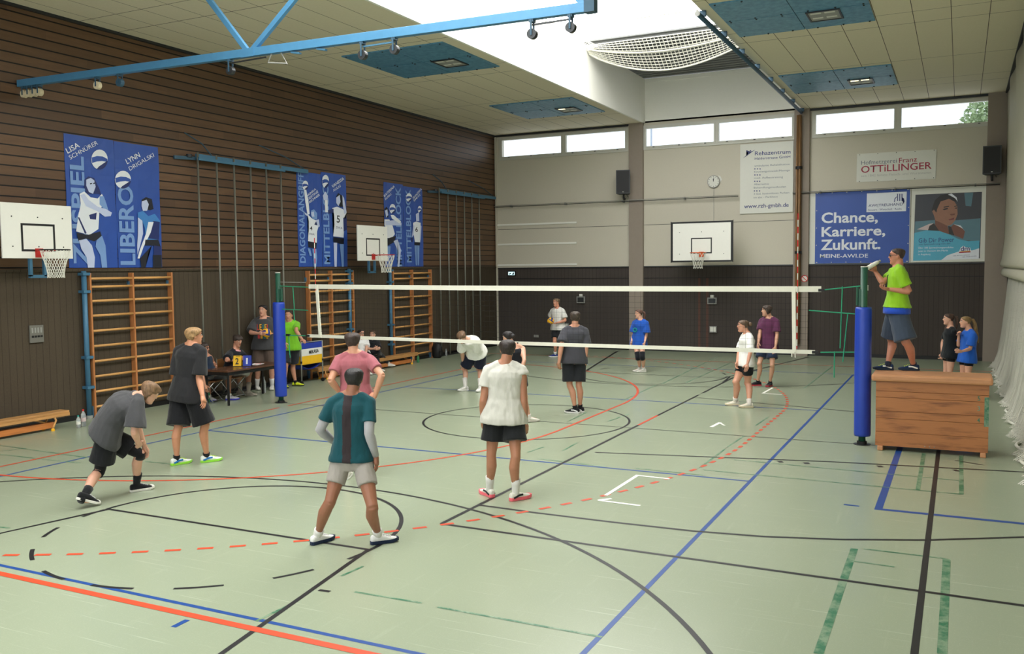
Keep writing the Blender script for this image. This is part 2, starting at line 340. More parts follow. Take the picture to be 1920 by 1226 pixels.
# ------------------------------------------------------------------ surveyed data: printed shapes, painted lines, body joints
PRINTS = json.loads(r'''{"b1":[["t","l","ZUSPIEL",[-2.779,2.812],[-2.779,4.774],0.289,2.2],["t","w","LISA",[-3.093,4.796],[-2.834,4.947],0.097,1],["t","w","SCHNÜRER",[-3.046,4.693],[-2.443,5.039],0.079,0],["q","w",[[-2.25,4.779],[-2.261,4.72],[-2.29,4.666],[-2.332,4.621],[-2.384,4.59],[-2.44,4.576],[-2.495,4.58],[-2.543,4.601],[-2.58,4.638],[-2.603,4.686],[-2.609,4.742],[-2.597,4.799],[-2.57,4.853],[-2.529,4.897],[-2.478,4.929],[-2.422,4.944],[-2.367,4.941],[-2.318,4.921],[-2.28,4.884],[-2.256,4.835]]],["q","b",[[-2.598,4.779],[-2.482,4.819],[-2.356,4.823],[-2.255,4.787],[-2.261,4.731],[-2.378,4.738],[-2.486,4.718],[-2.594,4.68]]],["q","d",[[-2.252,4.76],[-2.262,4.718],[-2.281,4.679],[-2.308,4.643],[-2.341,4.614],[-2.378,4.592],[-2.418,4.579],[-2.458,4.575],[-2.497,4.58],[-2.455,4.626]]],["p","d",[[-2.776,4.36],[-2.686,4.427],[-2.562,4.41],[-2.457,4.214],[-2.424,4.108],[-2.499,4.124],[-2.726,4.109],[-2.782,4.232]]],["p","s",[[-2.734,4.364],[-2.637,4.404],[-2.564,4.367],[-2.539,4.251],[-2.601,4.117],[-2.687,4.143],[-2.739,4.257]]],["p","w",[[-2.887,4.098],[-2.786,4.147],[-2.654,4.049],[-2.504,4.038],[-2.41,4.13],[-2.338,4.005],[-2.476,3.823],[-2.518,3.474],[-2.712,3.36],[-2.992,3.416],[-2.929,3.714],[-2.871,3.908]]],["p","l",[[-2.463,4.083],[-2.373,4.089],[-2.315,3.94],[-2.282,3.833],[-2.347,3.83],[-2.47,3.931]]],["p","s",[[-2.875,4.077],[-2.788,4.104],[-2.706,4.003],[-2.511,3.886],[-2.333,3.852],[-2.205,3.793],[-2.234,3.726],[-2.365,3.709],[-2.515,3.799],[-2.762,3.882]]],["p","d",[[-2.707,3.725],[-2.541,3.776],[-2.56,3.646],[-2.686,3.651]]],["p","d",[[-2.944,3.671],[-2.914,3.673],[-2.773,3.391],[-2.811,3.379]]],["p","k",[[-2.981,3.395],[-2.75,3.359],[-2.481,3.432],[-2.447,3.335],[-2.617,3.244],[-2.79,3.294],[-2.952,3.247]]],["p","s",[[-2.939,3.258],[-2.778,3.284],[-2.671,3.168],[-2.619,2.952],[-2.64,2.762],[-2.778,2.762],[-2.794,2.951],[-2.898,3.1]]],["p","l",[[-2.566,3.267],[-2.446,3.357],[-2.378,3.173],[-2.358,2.761],[-2.475,2.761],[-2.502,2.997],[-2.597,3.147]]],["p","k",[[-2.591,4.315],[-2.545,4.332],[-2.552,4.306],[-2.587,4.294]]],["p","k",[[-2.662,4.305],[-2.616,4.318],[-2.617,4.296],[-2.658,4.284]]]],"b2":[["t","l","LIBERO",[-1.713,2.811],[-1.713,4.326],0.342,2.2],["t","w","LYNN",[-1.808,4.735],[-1.487,4.909],0.099,1],["t","w","DRIGALSKI",[-1.75,4.615],[-1.15,4.951],0.08,0],["q","w",[[-1.736,4.446],[-1.748,4.392],[-1.777,4.343],[-1.82,4.302],[-1.873,4.274],[-1.93,4.261],[-1.986,4.265],[-2.036,4.285],[-2.074,4.32],[-2.098,4.364],[-2.104,4.416],[-2.093,4.468],[-2.065,4.517],[-2.023,4.558],[-1.971,4.587],[-1.914,4.6],[-1.857,4.597],[-1.807,4.577],[-1.767,4.543],[-1.743,4.498]]],["q","b",[[-2.094,4.45],[-1.974,4.485],[-1.846,4.488],[-1.741,4.454],[-1.748,4.402],[-1.868,4.41],[-1.979,4.392],[-2.089,4.358]]],["q","d",[[-1.738,4.429],[-1.749,4.391],[-1.768,4.354],[-1.795,4.322],[-1.829,4.296],[-1.867,4.276],[-1.908,4.264],[-1.949,4.261],[-1.989,4.266],[-1.946,4.307]]],["p","k",[[-1.497,4.079],[-1.395,4.136],[-1.253,4.106],[-1.218,3.912],[-1.306,3.884],[-1.504,3.919]]],["p","s",[[-1.499,4.045],[-1.383,4.086],[-1.33,3.998],[-1.379,3.869],[-1.479,3.864],[-1.508,3.953]]],["p","c",[[-1.602,3.823],[-1.479,3.864],[-1.355,3.767],[-1.193,3.821],[-1.067,3.687],[-1.094,3.43],[-1.145,3.288],[-1.433,3.305],[-1.451,3.534],[-1.503,3.646],[-1.607,3.71]]],["p","d",[[-1.243,3.68],[-1.074,3.664],[-1.114,3.312],[-1.375,3.329]]],["p","s",[[-1.606,3.732],[-1.502,3.669],[-1.499,3.418],[-1.581,3.187],[-1.651,3.004],[-1.651,3.186],[-1.618,3.46]]],["p","w",[[-1.36,3.652],[-1.23,3.657],[-1.312,3.446],[-1.497,3.166],[-1.606,2.936],[-1.654,2.936],[-1.584,3.119],[-1.428,3.42]]],["p","k",[[-1.448,3.304],[-1.129,3.312],[-1.076,3.173],[-1.295,3.192],[-1.467,3.189]]],["p","k",[[-1.592,2.936],[-1.295,3.192],[-1.388,3.052],[-1.473,2.757],[-1.572,2.758]]],["p","d",[[-1.237,3.193],[-1.067,3.173],[-1.065,2.756],[-1.286,2.757]]],["p","k",[[-1.274,3.007],[-1.063,3.009],[-1.065,2.756],[-1.286,2.757]]]],"b3":[["t","l","DIAGONALANGRIFF",[3.375,2.855],[3.375,5.026],0.201,2.2],["t","w","ANNIKA",[3.493,4.45],[3.851,4.661],0.056,1],["t","w","DESTINÉ",[3.523,4.373],[3.933,4.603],0.058,1],["t","w","AICHNER",[3.57,4.302],[3.998,4.532],0.059,1],["q","w",[[3.554,4.745],[3.547,4.709],[3.529,4.676],[3.503,4.649],[3.47,4.631],[3.435,4.623],[3.4,4.626],[3.368,4.639],[3.344,4.663],[3.329,4.693],[3.325,4.728],[3.332,4.763],[3.35,4.796],[3.376,4.823],[3.408,4.842],[3.444,4.85],[3.479,4.848],[3.51,4.834],[3.535,4.811],[3.55,4.78]]],["q","b",[[3.332,4.751],[3.406,4.774],[3.486,4.774],[3.551,4.751],[3.547,4.716],[3.473,4.722],[3.404,4.711],[3.335,4.689]]],["q","d",[[3.553,4.734],[3.547,4.708],[3.535,4.684],[3.518,4.663],[3.497,4.645],[3.474,4.632],[3.448,4.624],[3.423,4.622],[3.398,4.626],[3.424,4.654]]],["p","w",[[3.386,4.627],[3.468,4.633],[3.54,4.385],[3.576,4.048],[3.493,4.023],[3.423,4.336]]],["p","l",[[3.629,4.136],[3.747,4.174],[3.862,4.083],[3.856,3.933],[3.688,3.925],[3.625,4.029]]],["p","s",[[3.634,4.093],[3.735,4.12],[3.757,3.993],[3.657,3.988]]],["p","w",[[3.493,4.044],[3.655,3.945],[3.854,3.89],[3.918,3.785],[3.844,3.631],[3.826,3.351],[3.484,3.387],[3.528,3.664],[3.536,3.876]]],["p","d",[[3.743,3.799],[3.82,3.888],[3.915,3.871],[3.85,3.782]]],["p","s",[[3.804,3.909],[3.924,3.936],[3.951,3.764],[3.889,3.736]]],["p","s",[[3.38,4.081],[3.493,4.044],[3.524,3.982],[3.411,4.019]]],["t","k","4",[3.57,3.655],[3.66,3.651],0.106,1],["t","d","SWA",[3.546,3.537],[3.739,3.532],0.051,0],["p","k",[[3.483,3.376],[3.816,3.351],[3.793,3.2],[3.494,3.238]]],["p","l",[[3.461,3.216],[3.559,3.197],[3.619,3.026],[3.536,3.026]]],["p","l",[[3.642,3.198],[3.793,3.2],[3.819,2.985],[3.776,2.758],[3.675,2.759],[3.668,3.005]]]],"b4":[["t","l","MITTELBLOCK",[4.332,2.823],[4.332,5.043],0.232,2.2],["t","w","VANESSA",[4.504,4.748],[4.999,5.008],0.08,1],["t","w","AULIG",[4.544,4.657],[4.856,4.812],0.069,0],["q","w",[[4.369,4.906],[4.361,4.854],[4.339,4.806],[4.306,4.767],[4.266,4.741],[4.223,4.729],[4.18,4.734],[4.143,4.755],[4.113,4.789],[4.096,4.833],[4.091,4.884],[4.1,4.935],[4.121,4.982],[4.153,5.022],[4.192,5.048],[4.236,5.06],[4.279,5.056],[4.317,5.036],[4.346,5.002],[4.364,4.957]]],["q","b",[[4.099,4.917],[4.19,4.949],[4.287,4.949],[4.365,4.914],[4.361,4.864],[4.27,4.873],[4.186,4.858],[4.102,4.827]]],["q","d",[[4.368,4.89],[4.36,4.852],[4.345,4.818],[4.325,4.787],[4.299,4.761],[4.271,4.743],[4.24,4.732],[4.208,4.729],[4.178,4.735],[4.211,4.775]]],["p","w",[[4.171,4.554],[4.293,4.563],[4.294,4.127],[4.189,4.121]]],["p","s",[[4.101,4.528],[4.209,4.644],[4.31,4.542],[4.288,4.432],[4.149,4.423]]],["p","k",[[4.647,4.542],[4.74,4.642],[4.902,4.582],[4.965,4.317],[4.818,4.287],[4.677,4.39]]],["p","s",[[4.646,4.52],[4.793,4.597],[4.823,4.421],[4.728,4.304],[4.641,4.387]]],["p","w",[[4.475,4.246],[4.673,4.29],[4.889,4.246],[5.071,4.166],[4.954,4.026],[4.916,3.508],[4.483,3.53],[4.548,3.831],[4.54,4.095]]],["p","s",[[4.903,4.604],[4.973,4.519],[5.071,4.166],[4.965,4.116],[4.912,4.359]]],["p","d",[[4.296,4.181],[4.527,4.227],[4.523,4.127],[4.31,4.095]]],["p","d",[[4.918,4.024],[5.064,3.986],[5.054,3.715],[4.922,3.666]]],["t","k","5",[4.64,3.89],[4.773,3.884],0.188,1],["t","d","SWA",[4.616,3.734],[4.869,3.72],0.062,0],["p","k",[[4.492,3.509],[4.934,3.486],[4.91,3.329],[4.477,3.387]]],["p","s",[[4.494,3.365],[4.638,3.368],[4.596,2.756],[4.506,2.756]]],["p","l",[[4.745,3.337],[4.91,3.34],[4.888,2.755],[4.814,2.755]]]],"b5":[["t","l","MITTELBLOCK",[7.627,2.76],[7.627,5.002],0.267,2.2],["t","w","KATERINA",[6.812,4.666],[7.338,4.988],0.076,1],["t","w","SUSIC",[6.851,4.587],[7.178,4.77],0.061,1],["p","k",[[6.8,4.349],[6.909,4.415],[7.012,4.312],[6.983,4.118],[6.835,4.135]]],["p","s",[[6.82,4.302],[6.94,4.345],[6.977,4.19],[6.877,4.113]]],["q","w",[[7.352,4.379],[7.343,4.336],[7.32,4.297],[7.285,4.265],[7.242,4.243],[7.194,4.234],[7.148,4.239],[7.106,4.256],[7.074,4.284],[7.054,4.321],[7.048,4.363],[7.057,4.405],[7.079,4.444],[7.114,4.476],[7.157,4.498],[7.204,4.507],[7.251,4.503],[7.293,4.486],[7.326,4.458],[7.346,4.421]]],["q","b",[[7.056,4.39],[7.155,4.416],[7.262,4.415],[7.348,4.386],[7.343,4.344],[7.244,4.353],[7.153,4.341],[7.061,4.316]]],["q","d",[[7.351,4.365],[7.343,4.335],[7.327,4.306],[7.305,4.281],[7.278,4.26],[7.246,4.245],[7.213,4.236],[7.179,4.234],[7.146,4.239],[7.181,4.272]]],["p","w",[[6.79,4.061],[7.025,4.071],[7.191,3.884],[7.292,3.668],[7.136,3.553],[6.899,3.547],[6.865,3.776],[6.785,3.917]]],["p","s",[[6.831,4.015],[7.284,4.058],[7.636,3.999],[7.634,3.925],[7.279,3.912],[6.848,3.907]]],["p","w",[[7.094,4.196],[7.245,4.203],[7.615,4.035],[7.546,3.971],[7.155,4.101]]],["p","k",[[6.92,3.536],[7.335,3.62],[7.263,3.447],[6.913,3.33]]],["p","l",[[6.913,3.318],[7.063,3.321],[6.984,2.907],[6.898,2.907]]],["p","s",[[7.22,3.47],[7.42,3.524],[7.587,3.231],[7.482,2.747],[7.393,2.748],[7.451,3.155]]]],"b6":[["t","l","MITTELBLOCK",[8.136,2.872],[8.136,4.975],0.258,2.2],["t","w","FRANZISKA",[8.292,4.702],[8.763,5.024],0.066,1],["t","w","SMITS",[8.322,4.638],[8.685,4.847],0.06,1],["q","w",[[8.219,4.753],[8.21,4.713],[8.186,4.677],[8.15,4.647],[8.106,4.626],[8.057,4.617],[8.009,4.62],[7.966,4.636],[7.932,4.661],[7.911,4.694],[7.905,4.732],[7.914,4.771],[7.937,4.808],[7.973,4.838],[8.017,4.858],[8.065,4.868],[8.114,4.865],[8.157,4.85],[8.191,4.825],[8.212,4.791]]],["q","b",[[7.914,4.758],[8.016,4.783],[8.125,4.784],[8.214,4.759],[8.21,4.721],[8.108,4.727],[8.013,4.715],[7.919,4.69]]],["q","d",[[8.218,4.74],[8.209,4.712],[8.193,4.686],[8.171,4.662],[8.143,4.642],[8.11,4.628],[8.076,4.619],[8.041,4.617],[8.007,4.621],[8.042,4.651]]],["q","w",[[8.729,4.441],[8.723,4.409],[8.707,4.379],[8.683,4.355],[8.653,4.339],[8.62,4.333],[8.588,4.336],[8.559,4.349],[8.536,4.37],[8.523,4.398],[8.518,4.429],[8.525,4.461],[8.54,4.49],[8.564,4.514],[8.594,4.53],[8.627,4.537],[8.659,4.534],[8.688,4.521],[8.711,4.5],[8.725,4.472]]],["q","b",[[8.524,4.45],[8.593,4.469],[8.667,4.468],[8.726,4.446],[8.723,4.415],[8.655,4.421],[8.591,4.413],[8.528,4.394]]],["q","d",[[8.729,4.43],[8.723,4.408],[8.712,4.386],[8.697,4.367],[8.678,4.352],[8.656,4.341],[8.633,4.334],[8.609,4.333],[8.586,4.336],[8.611,4.361]]],["p","s",[[8.405,4.284],[8.573,4.343],[8.588,4.089],[8.422,4.082]]],["p","w",[[8.255,4.024],[8.421,4.069],[8.659,4.04],[8.65,3.784],[8.616,3.463],[8.33,3.469],[8.247,3.771]]],["p","s",[[8.253,3.948],[8.323,3.951],[8.267,3.671],[8.171,3.592]]],["p","s",[[8.633,3.988],[8.703,3.94],[8.642,3.527],[8.594,3.526]]],["t","k","6",[8.364,3.77],[8.497,3.766],0.14,1],["p","d",[[8.101,3.59],[8.241,3.594],[8.213,3.467],[8.12,3.465]]],["p","k",[[8.306,3.456],[8.616,3.463],[8.589,3.373],[8.304,3.38]]],["p","l",[[8.304,3.367],[8.422,3.37],[8.402,2.783],[8.355,2.783]]],["p","l",[[8.445,3.37],[8.565,3.372],[8.521,2.783],[8.45,2.783]]]],"dm":[["p","slate",[[10.122,4.583],[11.761,4.586],[11.747,2.797],[10.089,2.754]]],["p","teal",[[10.125,3.845],[10.625,3.867],[11.126,3.841],[11.742,3.876],[11.738,3.239],[10.113,3.469]]],["p","teal",[[11.333,4.578],[11.552,4.577],[11.509,4.204],[11.373,4.228]]],["p","dark",[[10.541,4.166],[10.615,4.411],[10.752,4.539],[10.958,4.576],[11.113,4.503],[11.167,4.369],[11.082,4.334],[10.995,4.433],[10.755,4.367],[10.672,4.161],[10.667,3.971],[10.605,3.992]]],["p","skin",[[10.624,3.896],[10.782,3.814],[10.939,3.714],[10.995,3.465],[10.7,3.565],[10.628,3.705]]],["p","skin2",[[10.672,4.161],[10.755,4.367],[10.96,4.434],[11.099,4.353],[11.17,4.217],[11.182,4.009],[11.126,3.841],[11.042,3.73],[10.94,3.695],[10.765,3.796],[10.634,3.857],[10.597,3.992],[10.551,4.109],[10.594,4.155],[10.656,4.067]]],["p","pink",[[10.173,3.622],[10.487,3.766],[10.6,3.782],[10.489,3.671],[10.455,3.595]]],["p","dark",[[10.488,3.709],[10.6,3.782],[10.735,3.564],[10.455,3.591]]],["p","skin",[[11.026,3.673],[11.093,3.738],[11.265,3.685],[11.37,3.531],[11.331,3.333],[11.133,3.424],[11.046,3.502]]],["p","dark",[[10.957,3.694],[11.026,3.673],[11.116,3.424],[10.978,3.475]]],["p","white",[[11.093,3.738],[11.265,3.694],[11.37,3.531],[11.317,3.608],[11.214,3.677]]],["p","dark",[[10.811,4.156],[10.931,4.193],[10.94,4.151],[10.846,4.132]]],["p","dark",[[11.102,4.173],[11.157,4.195],[11.157,4.15]]],["p","dark",[[10.827,4.22],[10.967,4.245],[10.968,4.218],[10.844,4.196]]],["p","dark",[[11.093,4.23],[11.161,4.246],[11.156,4.222],[11.098,4.209]]],["p","lip",[[10.954,3.871],[11.107,3.917],[11.091,3.861],[10.988,3.845]]],["p","skin",[[10.985,4.016],[11.122,4.03],[11.106,3.984],[11.02,3.977]]],["p","white",[[10.933,4.549],[11.027,4.573],[11.148,4.464],[11.176,4.349],[11.114,4.437],[11.011,4.508]]],["p","aqua",[[10.112,3.527],[10.42,3.592],[10.735,3.564],[10.978,3.466],[11.221,3.326],[11.46,3.264],[11.729,3.277],[11.724,3.07],[11.566,3.016],[11.261,3.003],[10.954,2.894],[10.801,2.763],[10.089,2.754]]],["p","white",[[10.801,2.763],[10.954,2.894],[11.261,3.003],[11.566,3.016],[11.724,3.07],[11.722,2.788]]],["t","navy","Gib Dir Power",[10.223,3.25],[11.111,3.261],0.128,0],["t","navy","mit Sportnahrung von dm",[10.233,3.183],[11.017,3.194],0.046,0],["t","white","Über 180 Sportnahrungsprodukte",[10.217,3.086],[11.097,3.086],0.051,0],["t","white","jetzt in Deinem dm-Markt",[10.219,2.995],[10.969,3.001],0.051,0],["t","white","in Augsburg",[10.22,2.907],[10.528,2.909],0.046,0],["p","white",[[11.211,2.938],[11.276,3.098],[11.335,3.144],[11.395,3.105],[11.505,3.093],[11.533,2.96]]],["p","red",[[11.236,2.977],[11.515,2.995],[11.516,2.961],[11.236,2.95]]],["p","yellow",[[11.278,2.995],[11.507,3.01],[11.512,2.993],[11.261,2.979]]],["t","navy","dm",[11.278,3.003],[11.495,3.014],0.129,1],["t","navy","HIER BIN ICH MENSCH",[11.092,2.86],[11.492,2.882],0.023,0],["t","navy","HIER KAUF ICH EIN",[11.315,2.828],[11.662,2.849],0.022,0]],"chance":[["t","white","Chance,",[7.635,3.885],[9.159,3.871],0.299,2],["t","white","Karriere,",[7.64,3.49],[9.358,3.49],0.281,2],["t","white","Zukunft.",[7.622,3.104],[9.24,3.104],0.3,2],["t","white","MEINE-AWI.DE",[7.603,2.873],[8.912,2.862],0.109,1],["p","white",[[8.858,4.677],[9.899,4.681],[9.887,4.138],[8.853,4.147]]],["t","navy","AWI|TREUHAND",[8.905,4.295],[9.804,4.303],0.075,0.6],["t","navy","Steuern · Wirtschaft · Recht",[8.898,4.185],[9.774,4.186],0.053,0],["p","navy",[[9.65,4.632],[9.674,4.631],[9.677,4.43],[9.653,4.427]]],["p","navy",[[9.707,4.629],[9.731,4.628],[9.734,4.428],[9.71,4.424]]],["p","navy",[[9.763,4.626],[9.787,4.625],[9.79,4.425],[9.766,4.422]]],["p","navy",[[9.572,4.404],[9.587,4.504],[9.643,4.562],[9.643,4.54],[9.604,4.49],[9.593,4.403]]],["p","navy",[[9.772,4.539],[9.829,4.493],[9.847,4.414],[9.824,4.345],[9.808,4.355],[9.827,4.415],[9.814,4.476],[9.773,4.517]]]],"otti":[["t","grey","Hofmetzgerei",[8.693,5.494],[9.625,5.503],0.119,0],["t","red","Franz",[9.685,5.49],[10.145,5.501],0.139,0],["t","red","OTTiLLINGER",[8.696,5.269],[10.515,5.281],0.194,0.6],["t","lgrey","seit 1842 feinste Fleisch- und Wurstwaren",[8.698,5.149],[10.505,5.149],0.067,0]],"reha":[["t","navy","Rehazentrum",[5.718,5.953],[6.746,5.938],0.12,0.6],["t","navy","Halderstrasse GmbH",[5.715,5.819],[6.742,5.817],0.073,0.4],["t","grey","ambulante Rehabilitation",[5.707,5.616],[6.731,5.607],0.054,0],["t","grey","Krankengymnastik/Massage",[5.702,5.439],[6.732,5.432],0.054,0],["t","grey","med. Aufbautraining",[5.699,5.259],[6.538,5.243],0.054,0],["t","grey","Alternative",[5.695,5.071],[6.134,5.063],0.055,0],["t","grey","Behandlungsmethoden",[5.69,4.969],[6.624,4.956],0.054,0],["t","grey","3 Std. kostenloses Parken",[5.691,4.785],[6.719,4.779],0.054,0],["t","grey","im abc - Parkhaus",[5.688,4.678],[6.392,4.676],0.054,0],["t","navy","www.rzh-gmbh.de",[5.403,4.398],[6.709,4.388],0.121,0.6],["p","navy",[[5.703,5.568],[5.738,5.566],[5.738,5.535],[5.703,5.537]]],["p","navy",[[5.78,5.564],[5.814,5.562],[5.815,5.531],[5.78,5.533]]],["p","navy",[[5.857,5.559],[5.891,5.557],[5.891,5.526],[5.857,5.528]]],["p","navy",[[5.704,5.388],[5.739,5.386],[5.739,5.355],[5.705,5.357]]],["p","navy",[[5.775,5.384],[5.81,5.382],[5.81,5.352],[5.776,5.353]]],["p","navy",[[5.852,5.38],[5.886,5.378],[5.887,5.347],[5.852,5.349]]],["p","navy",[[5.702,5.201],[5.736,5.199],[5.736,5.168],[5.702,5.17]]],["p","navy",[[5.775,5.197],[5.809,5.195],[5.809,5.164],[5.775,5.166]]],["p","navy",[[5.848,5.193],[5.882,5.191],[5.882,5.16],[5.848,5.162]]],["p","navy",[[5.694,4.914],[5.728,4.913],[5.729,4.882],[5.694,4.883]]],["p","navy",[[5.765,4.911],[5.8,4.909],[5.8,4.878],[5.765,4.88]]],["p","navy",[[5.846,4.907],[5.88,4.905],[5.88,4.874],[5.846,4.876]]],["p","navy",[[5.371,5.889],[5.535,6.029],[5.463,6.106],[5.476,6.12],[5.567,6.056],[5.732,6.116],[5.621,6.051],[5.468,5.945]]],["p","navy",[[5.567,6.108],[5.602,6.112],[5.606,6.081],[5.571,6.077]]]],"lines":{"blue":[[0.05,[[6.04,-9.38],[6.03,-9.23]]],[0.05,[[10.17,-3.68],[10.33,-3.69]]]],"black":[[0.04,[[2.49,-8.35],[2.74,-7.22]]],[0.05,[[6.61,-2.12],[9.77,-1.44],[12.06,-1.11]]],[0.04,[[6.48,3.81],[9.63,3.12]]],[0.03,[[11.26,-0.69],[11.6,-0.87]]],[0.04,[[6.54,-8.29],[6.65,-8.28]]],[0.1,[[9.11,-1.72],[9.17,-1.69]]],[0.1,[[9.44,-1.68],[9.51,-1.65]]],[0.1,[[10.35,-1.5],[10.41,-1.47]]],[0.1,[[11.25,-1.37],[11.31,-1.34]]],[0.05,[[6.45,6.39],[6.36,7.44]]],[0.03,[[6.51,8.69],[7.42,13.1]]],[0.03,[[2.76,6.88],[1.55,12.8]]]],"green":[[0.03,[[2.27,-8.2],[2.4,-8.18]]],[0.03,[[6.53,-9.03],[6.54,-8.67]]],[0.03,[[6.5,-7.93],[6.52,-7.64]]],[0.03,[[-2.06,-5.27],[0.04,-5.36]]],[0.03,[[-1.38,-5.73],[0.26,-5.66]]],[0.03,[[0.32,-5.4],[0.52,-5.39]]],[0.03,[[1.01,-5.21],[1.6,-5.18]]],[0.03,[[-1.57,-5.55],[-1.48,-5.25]]],[0.03,[[6.84,-8.2],[7.48,-8.18]]],[0.03,[[7.64,-8.2],[9.02,-8.2]]],[0.03,[[6.05,-2.84],[7.08,-2.94]]],[0.03,[[7.47,-2.88],[8.4,-2.91]]],[0.03,[[8.32,-2.61],[11.34,-2.67]]],[0.03,[[8.53,-1.83],[11.33,-1.94]]],[0.03,[[8.29,-0.0],[8.26,-0.98]]],[0.03,[[8.26,-1.15],[8.24,-2.51]]],[0.03,[[8.3,1.93],[8.27,0.98]]],[0.03,[[4.92,12.19],[5.24,5.6]]],[0.03,[[5.65,11.0],[5.69,5.98]]],[0.03,[[5.18,5.38],[5.28,2.77]]],[0.03,[[8.31,10.69],[8.3,6.03]]],[0.03,[[5.16,1.2],[5.23,0.16]]],[0.03,[[6.1,-1.55],[6.14,-2.19]]],[0.03,[[5.77,-2.05],[5.72,-2.5]]],[0.03,[[5.94,1.33],[5.87,0.43]]],[0.03,[[10.44,-5.3],[10.43,-5.7]]],[0.03,[[10.47,-5.68],[10.81,-5.7]]],[0.03,[[10.52,-5.27],[11.22,-5.27]]],[0.05,[[10.87,-0.36],[10.88,-2.66]]],[0.05,[[11.34,-0.27],[11.34,-2.67]]],[0.065,[[10.44,-5.3],[10.46,-7.84]]],[0.065,[[11.22,-5.27],[11.22,-7.49]]]],"white":[[0.05,[[8.06,-3.28],[7.63,-3.26],[7.62,-4.38]]],[0.05,[[7.73,-4.49],[7.62,-4.62]]],[0.05,[[7.62,-4.62],[8.13,-4.65]]],[0.06,[[7.66,1.06],[7.63,0.55]]],[0.04,[[7.67,1.01],[7.8,0.78]]],[0.05,[[7.66,5.87],[7.63,4.91],[8.03,4.86]]]]}}''')
